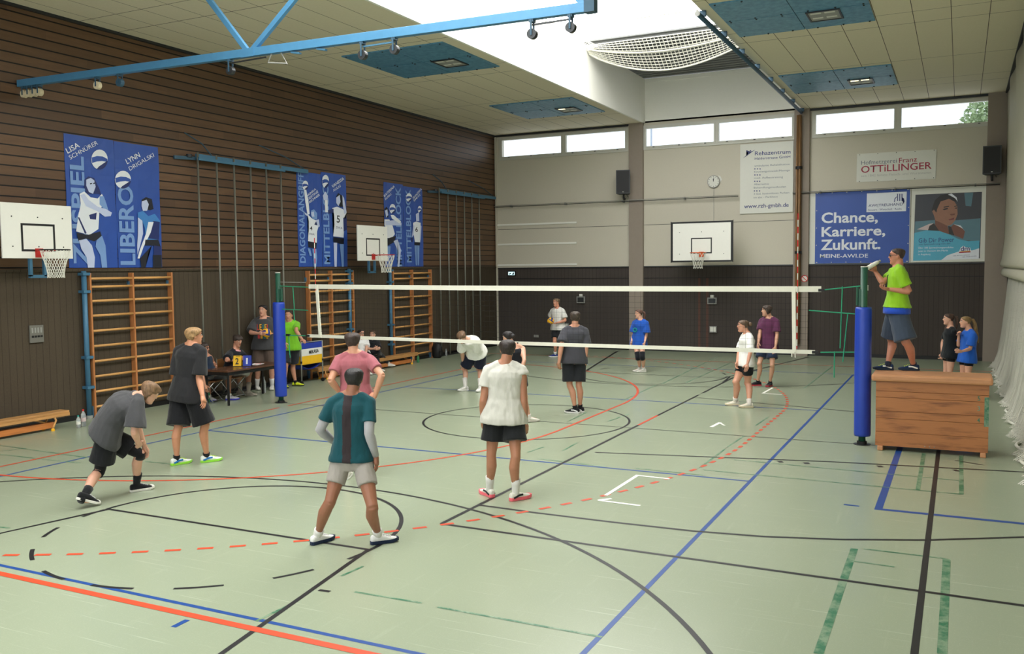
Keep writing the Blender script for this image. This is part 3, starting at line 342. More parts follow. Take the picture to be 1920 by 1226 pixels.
POSE = json.loads('''{"lunge":{"pel":[2.358,-6.923,0.763],"neck":[2.693,-6.756,1.213],"head":[2.814,-6.669,1.258],"fb":[0.403,0.915,0.0],"fs":[0.403,0.915,0.0],"fh":[0.157,0.988,0.0],"hip":[[2.273,-6.885,0.763],[2.444,-6.961,0.763]],"kne":[[2.513,-6.578,0.49],[2.294,-6.977,0.346]],"ank":[[2.338,-6.492,0.085],[2.438,-7.323,0.12]],"sho":[[2.489,-6.7,1.164],[2.825,-6.848,1.164]],"elb":[[2.512,-6.614,0.877],[2.835,-6.919,0.836]],"wri":[[2.535,-6.528,0.59],[2.698,-6.754,0.672]],"tip":[[2.553,-6.486,0.41],[2.606,-6.644,0.563]],"toe":[[0.407,0.913,0.0],[0.157,0.988,0.0]]},"black":{"pel":[1.717,-5.053,0.993],"neck":[1.781,-5.02,1.638],"head":[1.81,-4.985,1.769],"fb":[-0.025,1.0,0.0],"fs":[-0.112,0.994,0.0],"fh":[0.4,0.917,0.0],"hip":[[1.619,-5.055,0.993],[1.814,-5.05,0.993]],"kne":[[1.669,-5.188,0.528],[1.946,-4.972,0.541]],"ank":[[1.62,-5.19,0.085],[1.871,-4.887,0.085]],"sho":[[1.584,-5.045,1.572],[1.965,-5.002,1.572]],"elb":[[1.584,-5.106,1.202],[1.961,-5.064,1.214]],"wri":[[1.574,-5.012,0.936],[2.088,-5.133,0.972]],"tip":[[1.567,-4.95,0.759],[2.179,-5.191,0.818]],"toe":[[0.318,0.948,0.0],[0.524,0.852,0.0]]},"teal":{"pel":[6.035,-7.118,0.82],"neck":[6.044,-7.113,1.45],"head":[6.052,-7.076,1.596],"fb":[-0.45,0.893,0.0],"fs":[-0.37,0.929,0.0],"fh":[-0.481,0.877,0.0],"hip":[[5.954,-7.158,0.82],[6.117,-7.077,0.82]],"kne":[[5.925,-7.329,0.45],[6.344,-7.232,0.426]],"ank":[[5.711,-7.266,0.085],[6.255,-7.021,0.085]],"sho":[[5.877,-7.18,1.389],[6.209,-7.048,1.389]],"elb":[[5.759,-7.246,1.12],[6.258,-7.138,1.106]],"wri":[[5.757,-7.033,0.967],[6.265,-7.042,0.862]],"tip":[[5.755,-6.89,0.865],[6.285,-7.051,0.688]],"toe":[[0.23,0.973,0.0],[0.62,0.785,0.0]]},"tank":{"pel":[6.6,-4.965,0.957],"neck":[6.615,-4.958,1.555],"head":[6.628,-4.918,1.718],"fb":[-0.455,0.891,0.0],"fs":[-0.407,0.913,0.0],"fh":[-0.454,0.891,0.0],"hip":[[6.514,-5.008,0.957],[6.685,-4.921,0.957]],"kne":[[6.47,-5.052,0.513],[6.785,-5.051,0.52]],"ank":[[6.394,-4.961,0.085],[6.752,-4.995,0.085]],"sho":[[6.442,-5.035,1.49],[6.784,-4.882,1.49]],"elb":[[6.406,-5.112,1.144],[6.829,-4.919,1.135]],"wri":[[6.362,-5.037,0.882],[6.826,-4.875,0.863]],"tip":[[6.325,-4.946,0.727],[6.815,-4.813,0.69]],"toe":[[-0.839,0.545,0.0],[0.469,0.883,0.0]]},"pink":{"pel":[4.414,-4.838,1.001],"neck":[4.409,-4.841,1.596],"head":[4.375,-4.824,1.743],"fb":[-0.476,0.88,0.0],"fs":[-0.476,0.88,0.0],"fh":[-0.365,0.931,0.0],"hip":[[4.33,-4.884,1.001],[4.497,-4.793,1.001]],"kne":[[4.301,-4.865,0.543],[4.498,-4.759,0.543]],"ank":[[4.301,-4.899,0.085],[4.526,-4.777,0.085]],"sho":[[4.245,-4.929,1.532],[4.573,-4.752,1.532]],"elb":[[4.253,-5.129,1.288],[4.812,-4.821,1.339]],"wri":[[4.269,-4.94,1.09],[4.72,-4.849,1.081]],"tip":[[4.266,-4.757,1.08],[4.55,-4.781,1.091]],"toe":[[-0.476,0.88,0.0],[-0.476,0.88,0.0]]},"bend":{"pel":[1.867,3.038,0.827],"neck":[1.881,2.618,1.151],"head":[1.832,2.452,1.219],"fb":[0.065,-0.998,-0.0],"fs":[0.065,-0.998,-0.0],"fh":[-0.023,-1.0,-0.0],"hip":[[1.961,3.044,0.827],[1.774,3.032,0.827]],"kne":[[1.83,3.232,0.478],[1.51,3.118,0.478]],"ank":[[1.954,3.016,0.085],[1.605,2.973,0.085]],"sho":[[2.063,2.68,1.113],[1.696,2.656,1.113]],"elb":[[1.948,2.928,0.846],[1.605,2.859,0.845]],"wri":[[1.833,3.177,0.578],[1.513,3.063,0.578]],"tip":[[1.836,3.132,0.398],[1.516,3.018,0.398]],"toe":[[0.151,-0.988,-0.0],[-0.363,-0.932,-0.0]]},"lady":{"pel":[4.518,-0.431,0.82],"neck":[4.482,-0.448,1.349],"head":[4.393,-0.469,1.485],"fb":[-0.659,0.752,0.0],"fs":[-0.659,0.752,0.0],"fh":[-0.947,0.322,0.0],"hip":[[4.454,-0.487,0.82],[4.581,-0.375,0.82]],"kne":[[4.423,-0.474,0.453],[4.58,-0.21,0.462]],"ank":[[4.432,-0.506,0.085],[4.63,-0.153,0.085]],"sho":[[4.361,-0.556,1.292],[4.611,-0.337,1.292]],"elb":[[4.475,-0.702,1.081],[4.724,-0.516,1.108]],"wri":[[4.424,-0.627,0.854],[4.665,-0.565,0.876]],"tip":[[4.39,-0.577,0.703],[4.626,-0.598,0.721]],"toe":[[0.066,0.998,0.0],[0.752,0.659,0.0]]},"server":{"pel":[0.538,10.542,0.874],"neck":[0.529,10.537,1.453],"head":[0.502,10.502,1.629],"fb":[-0.199,-0.98,-0.0],"fs":[-0.199,-0.98,-0.0],"fh":[-0.366,-0.931,-0.0],"hip":[[0.629,10.524,0.874],[0.447,10.56,0.874]],"kne":[[0.741,10.408,0.486],[0.504,10.357,0.483]],"ank":[[0.675,10.594,0.085],[0.449,10.513,0.085]],"sho":[[0.708,10.502,1.39],[0.352,10.574,1.39]],"elb":[[0.805,10.47,1.102],[0.204,10.733,1.174]],"wri":[[0.631,10.275,1.047],[0.294,10.49,1.109]],"tip":[[0.515,10.145,1.01],[0.354,10.329,1.065]],"toe":[[-0.834,-0.552,-0.0],[-0.782,-0.623,-0.0]]},"grey":{"pel":[4.966,1.079,0.986],"neck":[4.986,1.09,1.57],"head":[4.98,1.12,1.739],"fb":[-0.462,0.887,0.0],"fs":[-0.462,0.887,0.0],"fh":[-0.383,0.924,0.0],"hip":[[4.883,1.036,0.986],[5.049,1.123,0.986]],"kne":[[4.912,0.997,0.518],[5.057,1.08,0.515]],"ank":[[5.009,1.034,0.085],[5.043,1.185,0.085]],"sho":[[4.821,1.004,1.507],[5.147,1.173,1.507]],"elb":[[4.827,0.825,1.254],[5.177,1.156,1.198]],"wri":[[4.798,0.777,0.947],[5.156,1.113,0.898]],"tip":[[4.772,0.847,0.783],[5.113,1.205,0.749]],"toe":[[-0.991,-0.131,0.0],[-0.992,0.13,0.0]]},"bluef":{"pel":[4.001,7.698,0.771],"neck":[4.043,7.719,1.308],"head":[4.009,7.695,1.478],"fb":[-0.114,-0.993,-0.0],"fs":[-0.114,-0.993,-0.0],"fh":[-0.783,-0.622,-0.0],"hip":[[4.087,7.688,0.771],[3.916,7.708,0.771]],"kne":[[4.173,7.47,0.412],[4.032,7.535,0.402]],"ank":[[4.129,7.689,0.085],[4.002,7.771,0.085]],"sho":[[4.207,7.697,1.25],[3.871,7.736,1.25]],"elb":[[4.211,7.676,0.962],[3.849,7.706,0.966]],"wri":[[4.208,7.535,0.757],[3.86,7.548,0.774]],"tip":[[4.206,7.441,0.621],[3.867,7.442,0.646]],"toe":[[-0.664,-0.748,-0.0],[-0.726,-0.687,-0.0]]},"whitef":{"pel":[7.683,2.983,0.829],"neck":[7.704,2.994,1.381],"head":[7.635,2.964,1.527],"fb":[-0.83,-0.557,-0.0],"fs":[-0.83,-0.557,-0.0],"fh":[-0.946,-0.323,-0.0],"hip":[[7.732,2.91,0.829],[7.633,3.057,0.829]],"kne":[[7.703,3.072,0.441],[7.521,2.892,0.474]],"ank":[[7.777,2.87,0.085],[7.479,3.043,0.085]],"sho":[[7.798,2.849,1.321],[7.605,3.137,1.321]],"elb":[[7.824,2.708,1.066],[7.542,3.055,1.047]],"wri":[[7.789,2.601,0.837],[7.535,2.911,0.837]],"tip":[[7.789,2.487,0.711],[7.53,2.815,0.697]],"toe":[[-0.928,-0.372,-0.0],[-0.928,-0.372,-0.0]]},"maroon":{"pel":[7.5,6.139,0.907],"neck":[7.525,6.151,1.498],"head":[7.477,6.128,1.664],"fb":[-0.332,-0.943,-0.0],"fs":[-0.332,-0.943,-0.0],"fh":[-0.902,-0.431,-0.0],"hip":[[7.589,6.107,0.907],[7.411,6.17,0.907]],"kne":[[7.633,5.948,0.494],[7.352,5.976,0.505]],"ank":[[7.561,6.105,0.085],[7.295,6.101,0.085]],"sho":[[7.698,6.088,1.435],[7.347,6.212,1.435]],"elb":[[7.722,5.996,1.136],[7.341,6.042,1.172]],"wri":[[7.71,5.883,0.888],[7.347,5.868,0.961]],"tip":[[7.702,5.807,0.723],[7.352,5.752,0.821]],"toe":[[-0.164,-0.986,-0.0],[-0.813,-0.582,-0.0]]},"ref":{"pel":[10.456,0.179,1.994],"neck":[10.472,0.187,2.615],"head":[10.452,0.189,2.771],"fb":[-0.989,-0.145,-0.0],"fs":[-0.989,-0.145,-0.0],"fh":[-0.996,-0.092,-0.0],"hip":[[10.469,0.086,1.994],[10.442,0.271,1.994]],"kne":[[10.598,0.004,1.538],[10.381,0.398,1.549]],"ank":[[10.693,0.236,1.185],[10.349,0.186,1.185]],"sho":[[10.497,0.004,2.552],[10.444,0.368,2.552]],"elb":[[10.629,0.002,2.262],[10.259,0.179,2.39]],"wri":[[10.346,-0.016,2.301],[10.134,0.337,2.57]],"tip":[[10.234,-0.154,2.327],[10.123,0.19,2.674]],"toe":[[-0.99,-0.144,-0.0],[-0.994,-0.11,-0.0]]},"blackf":{"pel":[11.118,5.868,0.828],"neck":[11.132,5.875,1.374],"head":[11.091,5.864,1.55],"fb":[-0.937,-0.35,-0.0],"fs":[-0.937,-0.35,-0.0],"fh":[-0.983,-0.182,-0.0],"hip":[[11.148,5.786,0.828],[11.087,5.95,0.828]],"kne":[[11.126,5.761,0.456],[11.054,5.953,0.456]],"ank":[[11.159,5.758,0.085],[11.077,5.978,0.085]],"sho":[[11.191,5.714,1.315],[11.071,6.035,1.315]],"elb":[[11.166,5.887,1.084],[10.984,6.16,1.069]],"wri":[[11.017,5.863,0.846],[10.975,6.061,0.837]],"tip":[[10.928,5.849,0.704],[10.969,5.995,0.683]],"toe":[[-0.937,-0.35,-0.0],[-0.937,-0.35,-0.0]]},"bluef2":{"pel":[11.43,5.688,0.794],"neck":[11.465,5.706,1.338],"head":[11.391,5.676,1.507],"fb":[-0.909,-0.416,-0.0],"fs":[-0.909,-0.416,-0.0],"fh":[-0.968,-0.252,-0.0],"hip":[[11.466,5.609,0.794],[11.393,5.768,0.794]],"kne":[[11.445,5.582,0.439],[11.36,5.769,0.439]],"ank":[[11.479,5.581,0.085],[11.381,5.795,0.085]],"sho":[[11.532,5.548,1.28],[11.39,5.859,1.28]],"elb":[[11.479,5.524,0.996],[11.273,5.764,1.033]],"wri":[[11.322,5.332,0.955],[11.278,5.662,1.263]],"tip":[[11.21,5.212,0.993],[11.267,5.53,1.367]],"toe":[[-0.909,-0.416,-0.0],[-0.909,-0.416,-0.0]]},"navy":{"pel":[-2.429,-0.48,0.565],"neck":[-2.515,-0.522,0.961],"head":[-2.525,-0.534,1.104],"fb":[0.939,0.343,0.0],"fs":[0.939,0.343,0.0],"fh":[0.966,0.26,0.0],"hip":[[-2.461,-0.392,0.565],[-2.397,-0.568,0.565]],"kne":[[-2.405,0.035,0.498],[-2.689,-0.252,0.473]],"ank":[[-2.282,-0.112,0.085],[-2.565,-0.394,0.085]],"sho":[[-2.564,-0.343,0.9],[-2.438,-0.688,0.9]],"elb":[[-2.713,-0.111,0.76],[-2.276,-0.884,0.724]],"wri":[[-2.493,-0.26,0.716],[-2.199,-0.861,0.403]],"tip":[[-2.346,-0.36,0.687],[-2.157,-0.848,0.228]],"toe":[[0.906,0.424,0.0],[0.996,-0.086,0.0]]},"polo":{"pel":[-2.487,0.217,0.577],"neck":[-2.414,0.253,1.007],"head":[-2.367,0.259,1.2],"fb":[0.988,0.153,0.0],"fs":[0.988,0.153,0.0],"fh":[0.994,-0.108,0.0],"hip":[[-2.501,0.31,0.577],[-2.473,0.125,0.577]],"kne":[[-2.497,0.737,0.475],[-2.553,0.52,0.461]],"ank":[[-2.373,0.552,0.085],[-2.61,0.549,0.085]],"sho":[[-2.453,0.43,0.945],[-2.397,0.067,0.945]],"elb":[[-2.218,0.272,0.819],[-2.252,-0.186,0.839]],"wri":[[-2.455,0.398,0.788],[-2.336,0.068,0.801]],"tip":[[-2.613,0.481,0.767],[-2.391,0.237,0.775]],"toe":[[0.998,0.066,0.0],[0.988,0.153,0.0]]},"digits":{"pel":[-2.719,1.46,0.992],"neck":[-2.709,1.465,1.603],"head":[-2.7,1.436,1.778],"fb":[0.528,-0.849,-0.0],"fs":[0.528,-0.849,-0.0],"fh":[0.29,-0.957,-0.0],"hip":[[-2.636,1.511,0.992],[-2.802,1.408,0.992]],"kne":[[-2.526,1.467,0.515],[-2.787,1.326,0.519]],"ank":[[-2.571,1.517,0.085],[-2.893,1.39,0.085]],"sho":[[-2.547,1.566,1.537],[-2.873,1.363,1.537]],"elb":[[-2.565,1.737,1.263],[-2.817,1.153,1.298]],"wri":[[-2.522,1.458,1.272],[-2.537,1.116,1.295]],"tip":[[-2.493,1.272,1.277],[-2.351,1.091,1.293]],"toe":[[0.6,-0.8,-0.0],[0.787,-0.617,0.0]]},"green":{"pel":[-2.453,2.024,0.918],"neck":[-2.459,2.021,1.503],"head":[-2.441,1.996,1.639],"fb":[0.578,-0.816,-0.0],"fs":[0.578,-0.816,-0.0],"fh":[0.428,-0.904,-0.0],"hip":[[-2.376,2.078,0.918],[-2.529,1.97,0.918]],"kne":[[-2.494,2.16,0.507],[-2.428,1.835,0.517]],"ank":[[-2.452,2.177,0.085],[-2.5,1.847,0.085]],"sho":[[-2.309,2.127,1.44],[-2.608,1.915,1.44]],"elb":[[-2.156,1.891,1.31],[-2.414,1.724,1.292]],"wri":[[-1.976,1.886,1.109],[-2.299,1.652,1.059]],"tip":[[-1.82,1.805,1.072],[-2.222,1.603,0.904]],"toe":[[0.938,0.347,0.0],[0.869,-0.495,0.0]]},"bench_w":{"pel":[-2.522,4.891,0.509],"neck":[-2.54,4.882,0.875],"head":[-2.523,4.864,1.022],"fb":[0.913,-0.408,0.0],"fs":[0.913,-0.408,0.0],"fh":[0.913,-0.408,0.0],"hip":[[-2.487,4.97,0.509],[-2.557,4.812,0.509]],"kne":[[-2.127,4.752,0.411],[-2.183,4.624,0.421]],"ank":[[-2.168,4.845,0.085],[-2.213,4.699,0.085]],"sho":[[-2.468,5.038,0.817],[-2.606,4.729,0.817]],"elb":[[-2.34,4.829,0.672],[-2.44,4.532,0.693]],"wri":[[-2.236,4.655,0.526],[-2.257,4.456,0.543]],"tip":[[-2.167,4.54,0.428],[-2.135,4.406,0.442]],"toe":[[0.913,-0.408,0.0],[0.913,-0.408,0.0]]},"bench_b":{"pel":[-2.438,5.268,0.506],"neck":[-2.45,5.262,0.842],"head":[-2.43,5.238,0.97],"fb":[0.967,-0.255,0.0],"fs":[0.967,-0.255,0.0],"fh":[0.426,-0.905,-0.0],"hip":[[-2.415,5.353,0.506],[-2.46,5.182,0.506]],"kne":[[-2.601,5.79,0.412],[-2.562,5.586,0.374]],"ank":[[-2.619,6.21,0.14],[-2.388,5.423,0.085]],"sho":[[-2.404,5.43,0.783],[-2.492,5.095,0.783]],"elb":[[-2.237,5.249,0.626],[-2.348,4.885,0.639]],"wri":[[-2.153,5.009,0.648],[-2.095,4.856,0.649]],"tip":[[-2.097,4.849,0.663],[-1.926,4.836,0.656]],"toe":[[0.965,0.263,0.0],[0.997,-0.083,0.0]]}}''')
# ------------------------------------------------------------------ the hall
XL, YF, ZC = -3.07, 13.5, 7.19
def struct(name, bm, m, parent=None, smooth=False, bevel=0.0):
    o = mesh(name, bm, m, parent, smooth=smooth, bevel=bevel)
    if parent is None: o['kind'] = 'structure'
    return o
floor = struct('floor', box(B(), XL - .3, 14.5, -15.2, YF + .4, -.2, 0), 'floor')
wl = struct('wall_left', box(B(), XL - .3, XL, -15.2, YF + .3, 2.72, ZC + .3), 'boards')
struct('wall_left_impact', box(B(), XL - .3, XL + .015, -15.2, YF + .3, 0, 2.70), 'felt_left')
bm = B(); box(bm, XL, XL + .05, -15.2, YF, 2.69, 2.735); struct('trim_1', bm, 'felt_left')
bm = B(); box(bm, XL + .015, XL + .04, -15.2, YF, 0, .09); struct('baseboard_left', bm, 'black_paint')
struct('wall_right', box(B(), 13.6, 13.9, -15.2, YF + .3, 0, ZC + .3), 'far_panel')
# far wall: dark impact panels below, pale panels above, three bays between pilasters
bays = [(XL, 1.80), (2.24, 6.86), (7.28, 11.88)]
bm = B()
for a, b in bays + [(1.8, 2.24), (6.86, 7.28), (11.88, 14.2)]: box(bm, a, b, YF, YF + .3, 0, 2.66)
struct('wall_far_impact', bm, 'felt_far')
wins = [[(-2.75, -.57), (-.40, 1.64)], [(2.33, 4.48), (4.63, 6.78)], [(7.45, 9.54), (9.73, 11.92)]]
bm = B(); box(bm, XL - .3, 14.2, YF, YF + .3, 2.66, 6.34); box(bm, XL - .3, 14.2, YF, YF + .3, 7.10, ZC + .05)
edges = [XL - .3] + [e for w in wins for p_ in ((w[0][0] - .1, w[1][1] + .1),) for e in p_] + [14.2]
for a, b in zip(edges[0::2], edges[1::2]): box(bm, a, b, YF, YF + .3, 6.34, 7.10)
struct('wall_far', bm, 'far_panel')
for k, (a, b) in enumerate([(1.79, 2.25), (6.86, 7.29), (11.86, 12.40)]):
    struct('trim_%d' % (k + 2), box(B(), a, b, YF - .13, YF, 0, ZC), 'pilaster')
bm = B()
for a, b in bays:                                     # panel joints, dark ledge over the impact wall, door band
    box(bm, a, b, YF - .006, YF, 3.99, 4.0); box(bm, a, b, YF - .035, YF, 2.655, 2.69)
struct('trim_5', bm, 'dark_metal')
bm = B()
for a, b in bays: box(bm, a, b, YF - .012, YF, 2.30, 2.32); box(bm, a, b, YF - .02, YF, 0, .1)
struct('baseboard_far', bm, 'black_paint')
bm = B()
for x in (-3.03, 1.74): box(bm, x, x + .05, YF - .05, YF, 0 if x < 0 else 2.7, ZC)
struct('trim_6', bm, 'far_panel')
for k, z in enumerate((4.15, 3.485, 2.78)):
    struct('trim_%d' % (k + 7), box(B(), -2.99, -.05, YF - .03, YF, z - .03, z + .03), 'white_paint')
bm = B()
for x in (4.0, 4.25): box(bm, x, x + .07, YF - .008, YF, .1, 2.3)
P('red_stain', (92, 62, 52), .8); struct('trim_10', bm, 'red_stain')
# windows: white frame and a clear pane each
g_ = NT('window_glass'); tr = g_.n('ShaderNodeBsdfTransparent'); gl = g_.n('ShaderNodeBsdfGlossy'); gl.inputs['Roughness'].default_value = .02
tr.inputs[0].default_value = (.96, .98, 1, 1)
mx = g_.n('ShaderNodeMixShader'); mx.inputs[0].default_value = .06
g_.t.links.new(tr.outputs[0], mx.inputs[1]); g_.t.links.new(gl.outputs[0], mx.inputs[2]); g_.t.links.new(mx.outputs[0], g_.t.nodes['Material Output'].inputs[0])
MAT['window_glass'] = g_.m
n = 0
for w in wins:
    for k, (a, b) in enumerate(w):
        n += 1; z0, z1 = (6.45, 7.0)
        xa = w[0][0] - .1 if k == 0 else (w[0][1] + w[1][0]) / 2; xb = w[1][1] + .1 if k == 1 else (w[0][1] + w[1][0]) / 2
        bm = B(); y0, y1 = YF - .04, YF + .06
        box(bm, xa, a, y0, y1, 6.34, 7.10); box(bm, b, xb, y0, y1, 6.34, 7.10); box(bm, a, b, y0, y1, 6.34, z0); box(bm, a, b, y0, y1, z1, 7.10)
        box(bm, a - .045, a, y0 - .02, y0, z0 - .04, z1 + .04); box(bm, b, b + .045, y0 - .02, y0, z0 - .04, z1 + .04); box(bm, a, b, y0 - .02, y0, z0 - .045, z0); box(bm, a, b, y0 - .02, y0, z1, z1 + .045)
        for q in (.12, .5, .88): box(bm, a + (b - a) * q - .03, a + (b - a) * q + .03, y0 - .035, y0 - .02, z0 - .04, z0 - .02, 1)
        wf = mesh('window_%d' % n, bm, ['frame_white', 'dark_metal']); wf['kind'] = 'structure'
        mesh('pane', box(B(), a, b, YF + .02, YF + .026, z0, z1), 'window_glass', wf)
# ceiling, skylight well
struct('ceiling', box(box(B(), XL - .3, 2.29, -15.2, YF + .3, ZC, ZC + .2), 7.08, 14.2, -15.2, YF + .3, ZC, ZC + .2), 'ceil')
bm = B(); ZT = 8.55
box(bm, 2.09, 2.29, -15.2, YF, ZC + .2, ZT); box(bm, 7.08, 7.28, -15.2, YF, ZC + .2, ZT); box(bm, 2.09, 7.28, YF, YF + .3, ZC, ZT)
box(bm, 2.24, 2.30, -15.2, YF, ZC - .01, ZC + .25); box(bm, 7.07, 7.12, -15.2, YF, ZC + .01, ZC + .25)
box(bm, 2.29, 7.08, YF - .02, YF, ZT - .12, ZT)
struct('wall_skylight', bm, 'white_paint')
bm = B(); box(bm, 2.0, 7.4, 8.46, YF + .3, ZT + .06, ZT + .2)
for k in range(17): y = 8.6 + k * .29; box(bm, 2.29, 7.08, y, y + .14, ZT, ZT + .07)
struct('ceiling_deck', bm, 'deck_dark')
sg = struct('window_7', box(B(), 2.0, 7.4, -15.2, 8.46, ZT + .1, ZT + .14), 'skylight_glazing')
bm = B()
for k in range(9): y = -14.0 + k * 2.6; box(bm, 2.0, 7.4, y, y + .06, ZT + .02, ZT + .1)
mesh('glazing_bar', bm, 'white_paint', sg)
struct('trim_11', box(B(), XL, XL + .06, -15.2, YF, ZC - .05, ZC), 'dark_metal')
bm = B()
for a, b in ((XL, 1.8), (7.28, 12.4)): box(bm, a, b, YF - .06, YF, ZC - .06, ZC)
struct('trim_12', bm, 'dark_metal')
# blue service panels in the ceiling with their light fittings
for x, y, lab, lit in ((-.54, 1.63, 'large blue ceiling panel left of the skylight, nearer the truss', 0), (-.54, 8.32, 'blue ceiling panel left of the skylight, near the far wall', 0),
                  (7.29, 1.63, 'blue ceiling panel right of the skylight, cut by the picture top', 0), (7.29, 8.27, 'blue ceiling panel right of the skylight, near the far wall', 1)):
    t_ = empty('ceiling_panel', (x, y, ZC), lab, 'ceiling panel', 'blue ceiling panels')
    for i in (0, 1):
        for j in (0, 1): mesh('panel', box(B(), i * 1.25 + .008, i * 1.25 + 1.242, j * 1.25 + .01, j * 1.25 + 1.24, -.025, 0), 'bluepanel', t_)
    bm = B()
    for i in range(6):
        for yy in (.05, 1.2, 1.3, 2.45): ball_mesh(bm, (.1 + i * .46, yy, -.026), .02, 8, 4)
    mesh('screw', bm, 'dark_metal', t_)
    if x < 0: lx, ly = 1.45, 1.25
    else: lx, ly = 1.42, 1.28
    far = y > 5
    fl_ = empty('ceiling_light', (x + lx, y + ly, ZC - .027), ('recessed light fitting in the ' + lab.replace('large ', '')).replace(', cut by the picture top', ' at the picture top'), 'ceiling light', 'lights in the blue ceiling panels')
    bm = B(); box(bm, 0, .58, 0, .03, -.02, 0); box(bm, 0, .58, .65, .68, -.02, 0); box(bm, 0, .03, .03, .65, -.02, 0); box(bm, .55, .58, .03, .65, -.02, 0); mesh('frame', bm, 'dark_metal', fl_)
    mesh('louvre', box(B(), .03, .55, .03, .65, -.008, -.002), 'grey_box', fl_)
    for i in (0, 1):
        for j in (0, 1): mesh('tube', box(B(), .07 + i * .24, .25 + i * .24, .1 + j * .32, .18 + j * .32, -.014, -.008), 'tube_lit' if (j == 0 and far and (x > 0 or i == 0)) else 'sign_white', fl_)
# rope rail along the skylight's right edge
t_ = empty('rope_rail', (7.06, 1.8, ZC - .1), 'blue round rope rail under the right edge of the skylight', 'rail')
mesh('track', tube(B(), [(0, 0, 0), (0, 11.55, 0)], .045, 10), 'blue_steel_dark', t_, smooth=True); mesh('end_cap', tube(B(), [(0, -.03, 0), (0, 0, 0)], .05, 10), 'grey_box', t_)
for k in range(8): mesh('hanger', box(B(), -.02, .09, k * 1.6 + .2, k * 1.6 + .26, .0, .1), 'blue_steel_dark', t_)
t_ = empty('climbing_rope', (7.02, YF - .25, 0), 'bundle of brown climbing ropes hanging down the pilaster right of the backboard', 'rope')
for k, (dx, dy) in enumerate(((-.045, 0), (.03, .03), (.02, -.05), (-.02, .06))): mesh('rope', tube(B(), [(dx, dy, 7.0), (dx * 1.3, dy, 4.0), (dx, dy, .35)], .034, 8), 'rope_brown', t_, smooth=True)
for z in (5.45, 3.0): mesh('tie', tube(B(), [(0, 0, z), (0, 0, z + .08)], .1, 10), 'black_rubber', t_)
# white safety net slung under the dark deck
def netgrid(fn, nu, nv, r, bm):
    for i in range(nu + 1): tube(bm, [fn(i / nu, j / (nv)) for j in range(nv + 1)], r, 4)
    for j in range(nv + 1): tube(bm, [fn(i / nu, j / nv) for i in range(nu + 1)], r, 4)
def slung(u, v):
    x = 2.32 + 4.74 * u; s = math.sin(PI * min(1, u * 1.02) ** .8)
    y = 8.42 + .25 * v + .75 * s * v; z = 8.50 - .16 * v - .47 * s * v ** 1.3 - .05 * math.sin(PI * u) * math.sin(PI * v)
    return (x, y, z)
t_ = empty('safety_net', (0, 0, 0), 'white knotted safety net sagging below the skylight end', 'net')
bm = B(); netgrid(slung, 46, 11, .011, bm); mesh('mesh', bm, 'net_white', t_)
mesh('border_rope', tube(B(), [slung(i / 30, 1) for i in range(31)], .028, 6), 'net_white', t_, smooth=True)
mesh('border_rope', tube(B(), [slung(i / 30, .42) for i in range(31)], .024, 6), 'net_white', t_, smooth=True)
bm = B(); netgrid(lambda u, v: (2.36 + .3 * v, 8.4 - 9.5 * u, 8.36 + .1 * math.sin(3 * u + 2 * v) * v), 90, 4, .008, bm); mesh('side_strip', bm, 'net_white', t_)
# cable rail along the far wall
t_ = empty('cable_rail', (XL + .05, YF - .18, 4.77), 'thin double steel rail across the far wall below the loudspeakers', 'rail')
for dz, m in ((.016, 'grey_box'), (-.02, 'dark_metal')):
    for xa, xb in ((0, 8.28), (9.86, 15.2)): mesh('rod', tube(B(), [(xa, 0, dz), (xb, 0, dz)], .011, 8), m, t_, smooth=True)
for k in (0, 1, 2, 3, 5, 6, 7): mesh('bracket', box(B(), .6 + k * 2.0, .64 + k * 2.0, 0, .18, -.04, .04), 'grey_box', t_)
# divider curtain and ball net on the right
t_ = empty('divider_curtain', (12.3, 0, 0), 'cream padded divider curtain hanging along the right side of the hall', 'curtain')
bm = B(); rows = []
prof = [(7.18, .0), (6.4, .02), (5.4, .01), (4.2, .02), (3.3, .01), (2.75, -.05), (2.62, -.09), (2.56, -.04), (2.54, .03), (2.5, -.03), (2.40, -.06), (2.33, -.03), (2.30, .05)]
for z, dx in prof:
    R_ = [bm.verts.new((dx + .03 * math.sin(k * .8) * (z - 2.3) / 5, 13.25 - k * .35, z)) for k in range(60)]
    rows.append(R_ + [bm.verts.new((.35, v.co.y, z)) for v in reversed(R_)])
skinrings(bm, rows); mesh('fabric', bm, 'curtain_cream', t_, smooth=True)
mesh('track', box(B(), -.04, .4, -8, 13.3, 7.14, ZC), 'black_paint', t_)
g_ = NT('fine_net'); vec, xyz = g_.xyz(); tr = g_.n('ShaderNodeBsdfTransparent')
ly = g_.math('LESS_THAN', g_.math('FRACT', g_.math('MULTIPLY', xyz[1], 55)), .30); lz = g_.math('LESS_THAN', g_.math('FRACT', g_.math('MULTIPLY', xyz[2], 55)), .30)
mx = g_.n('ShaderNodeMixShader'); g_.t.links.new(g_.math('MAXIMUM', ly, lz), mx.inputs[0]); g_.set(g_.b, 'Base Color', lin((220, 218, 204)))
g_.t.links.new(tr.outputs[0], mx.inputs[1]); g_.t.links.new(g_.b.outputs[0], mx.inputs[2]); g_.t.links.new(mx.outputs[0], g_.t.nodes['Material Output'].inputs[0]); MAT['fine_net'] = g_.m
t_ = empty('ball_net', (12.3, 0, 0), 'white fine-meshed ball net gathered below the divider curtain', 'net')
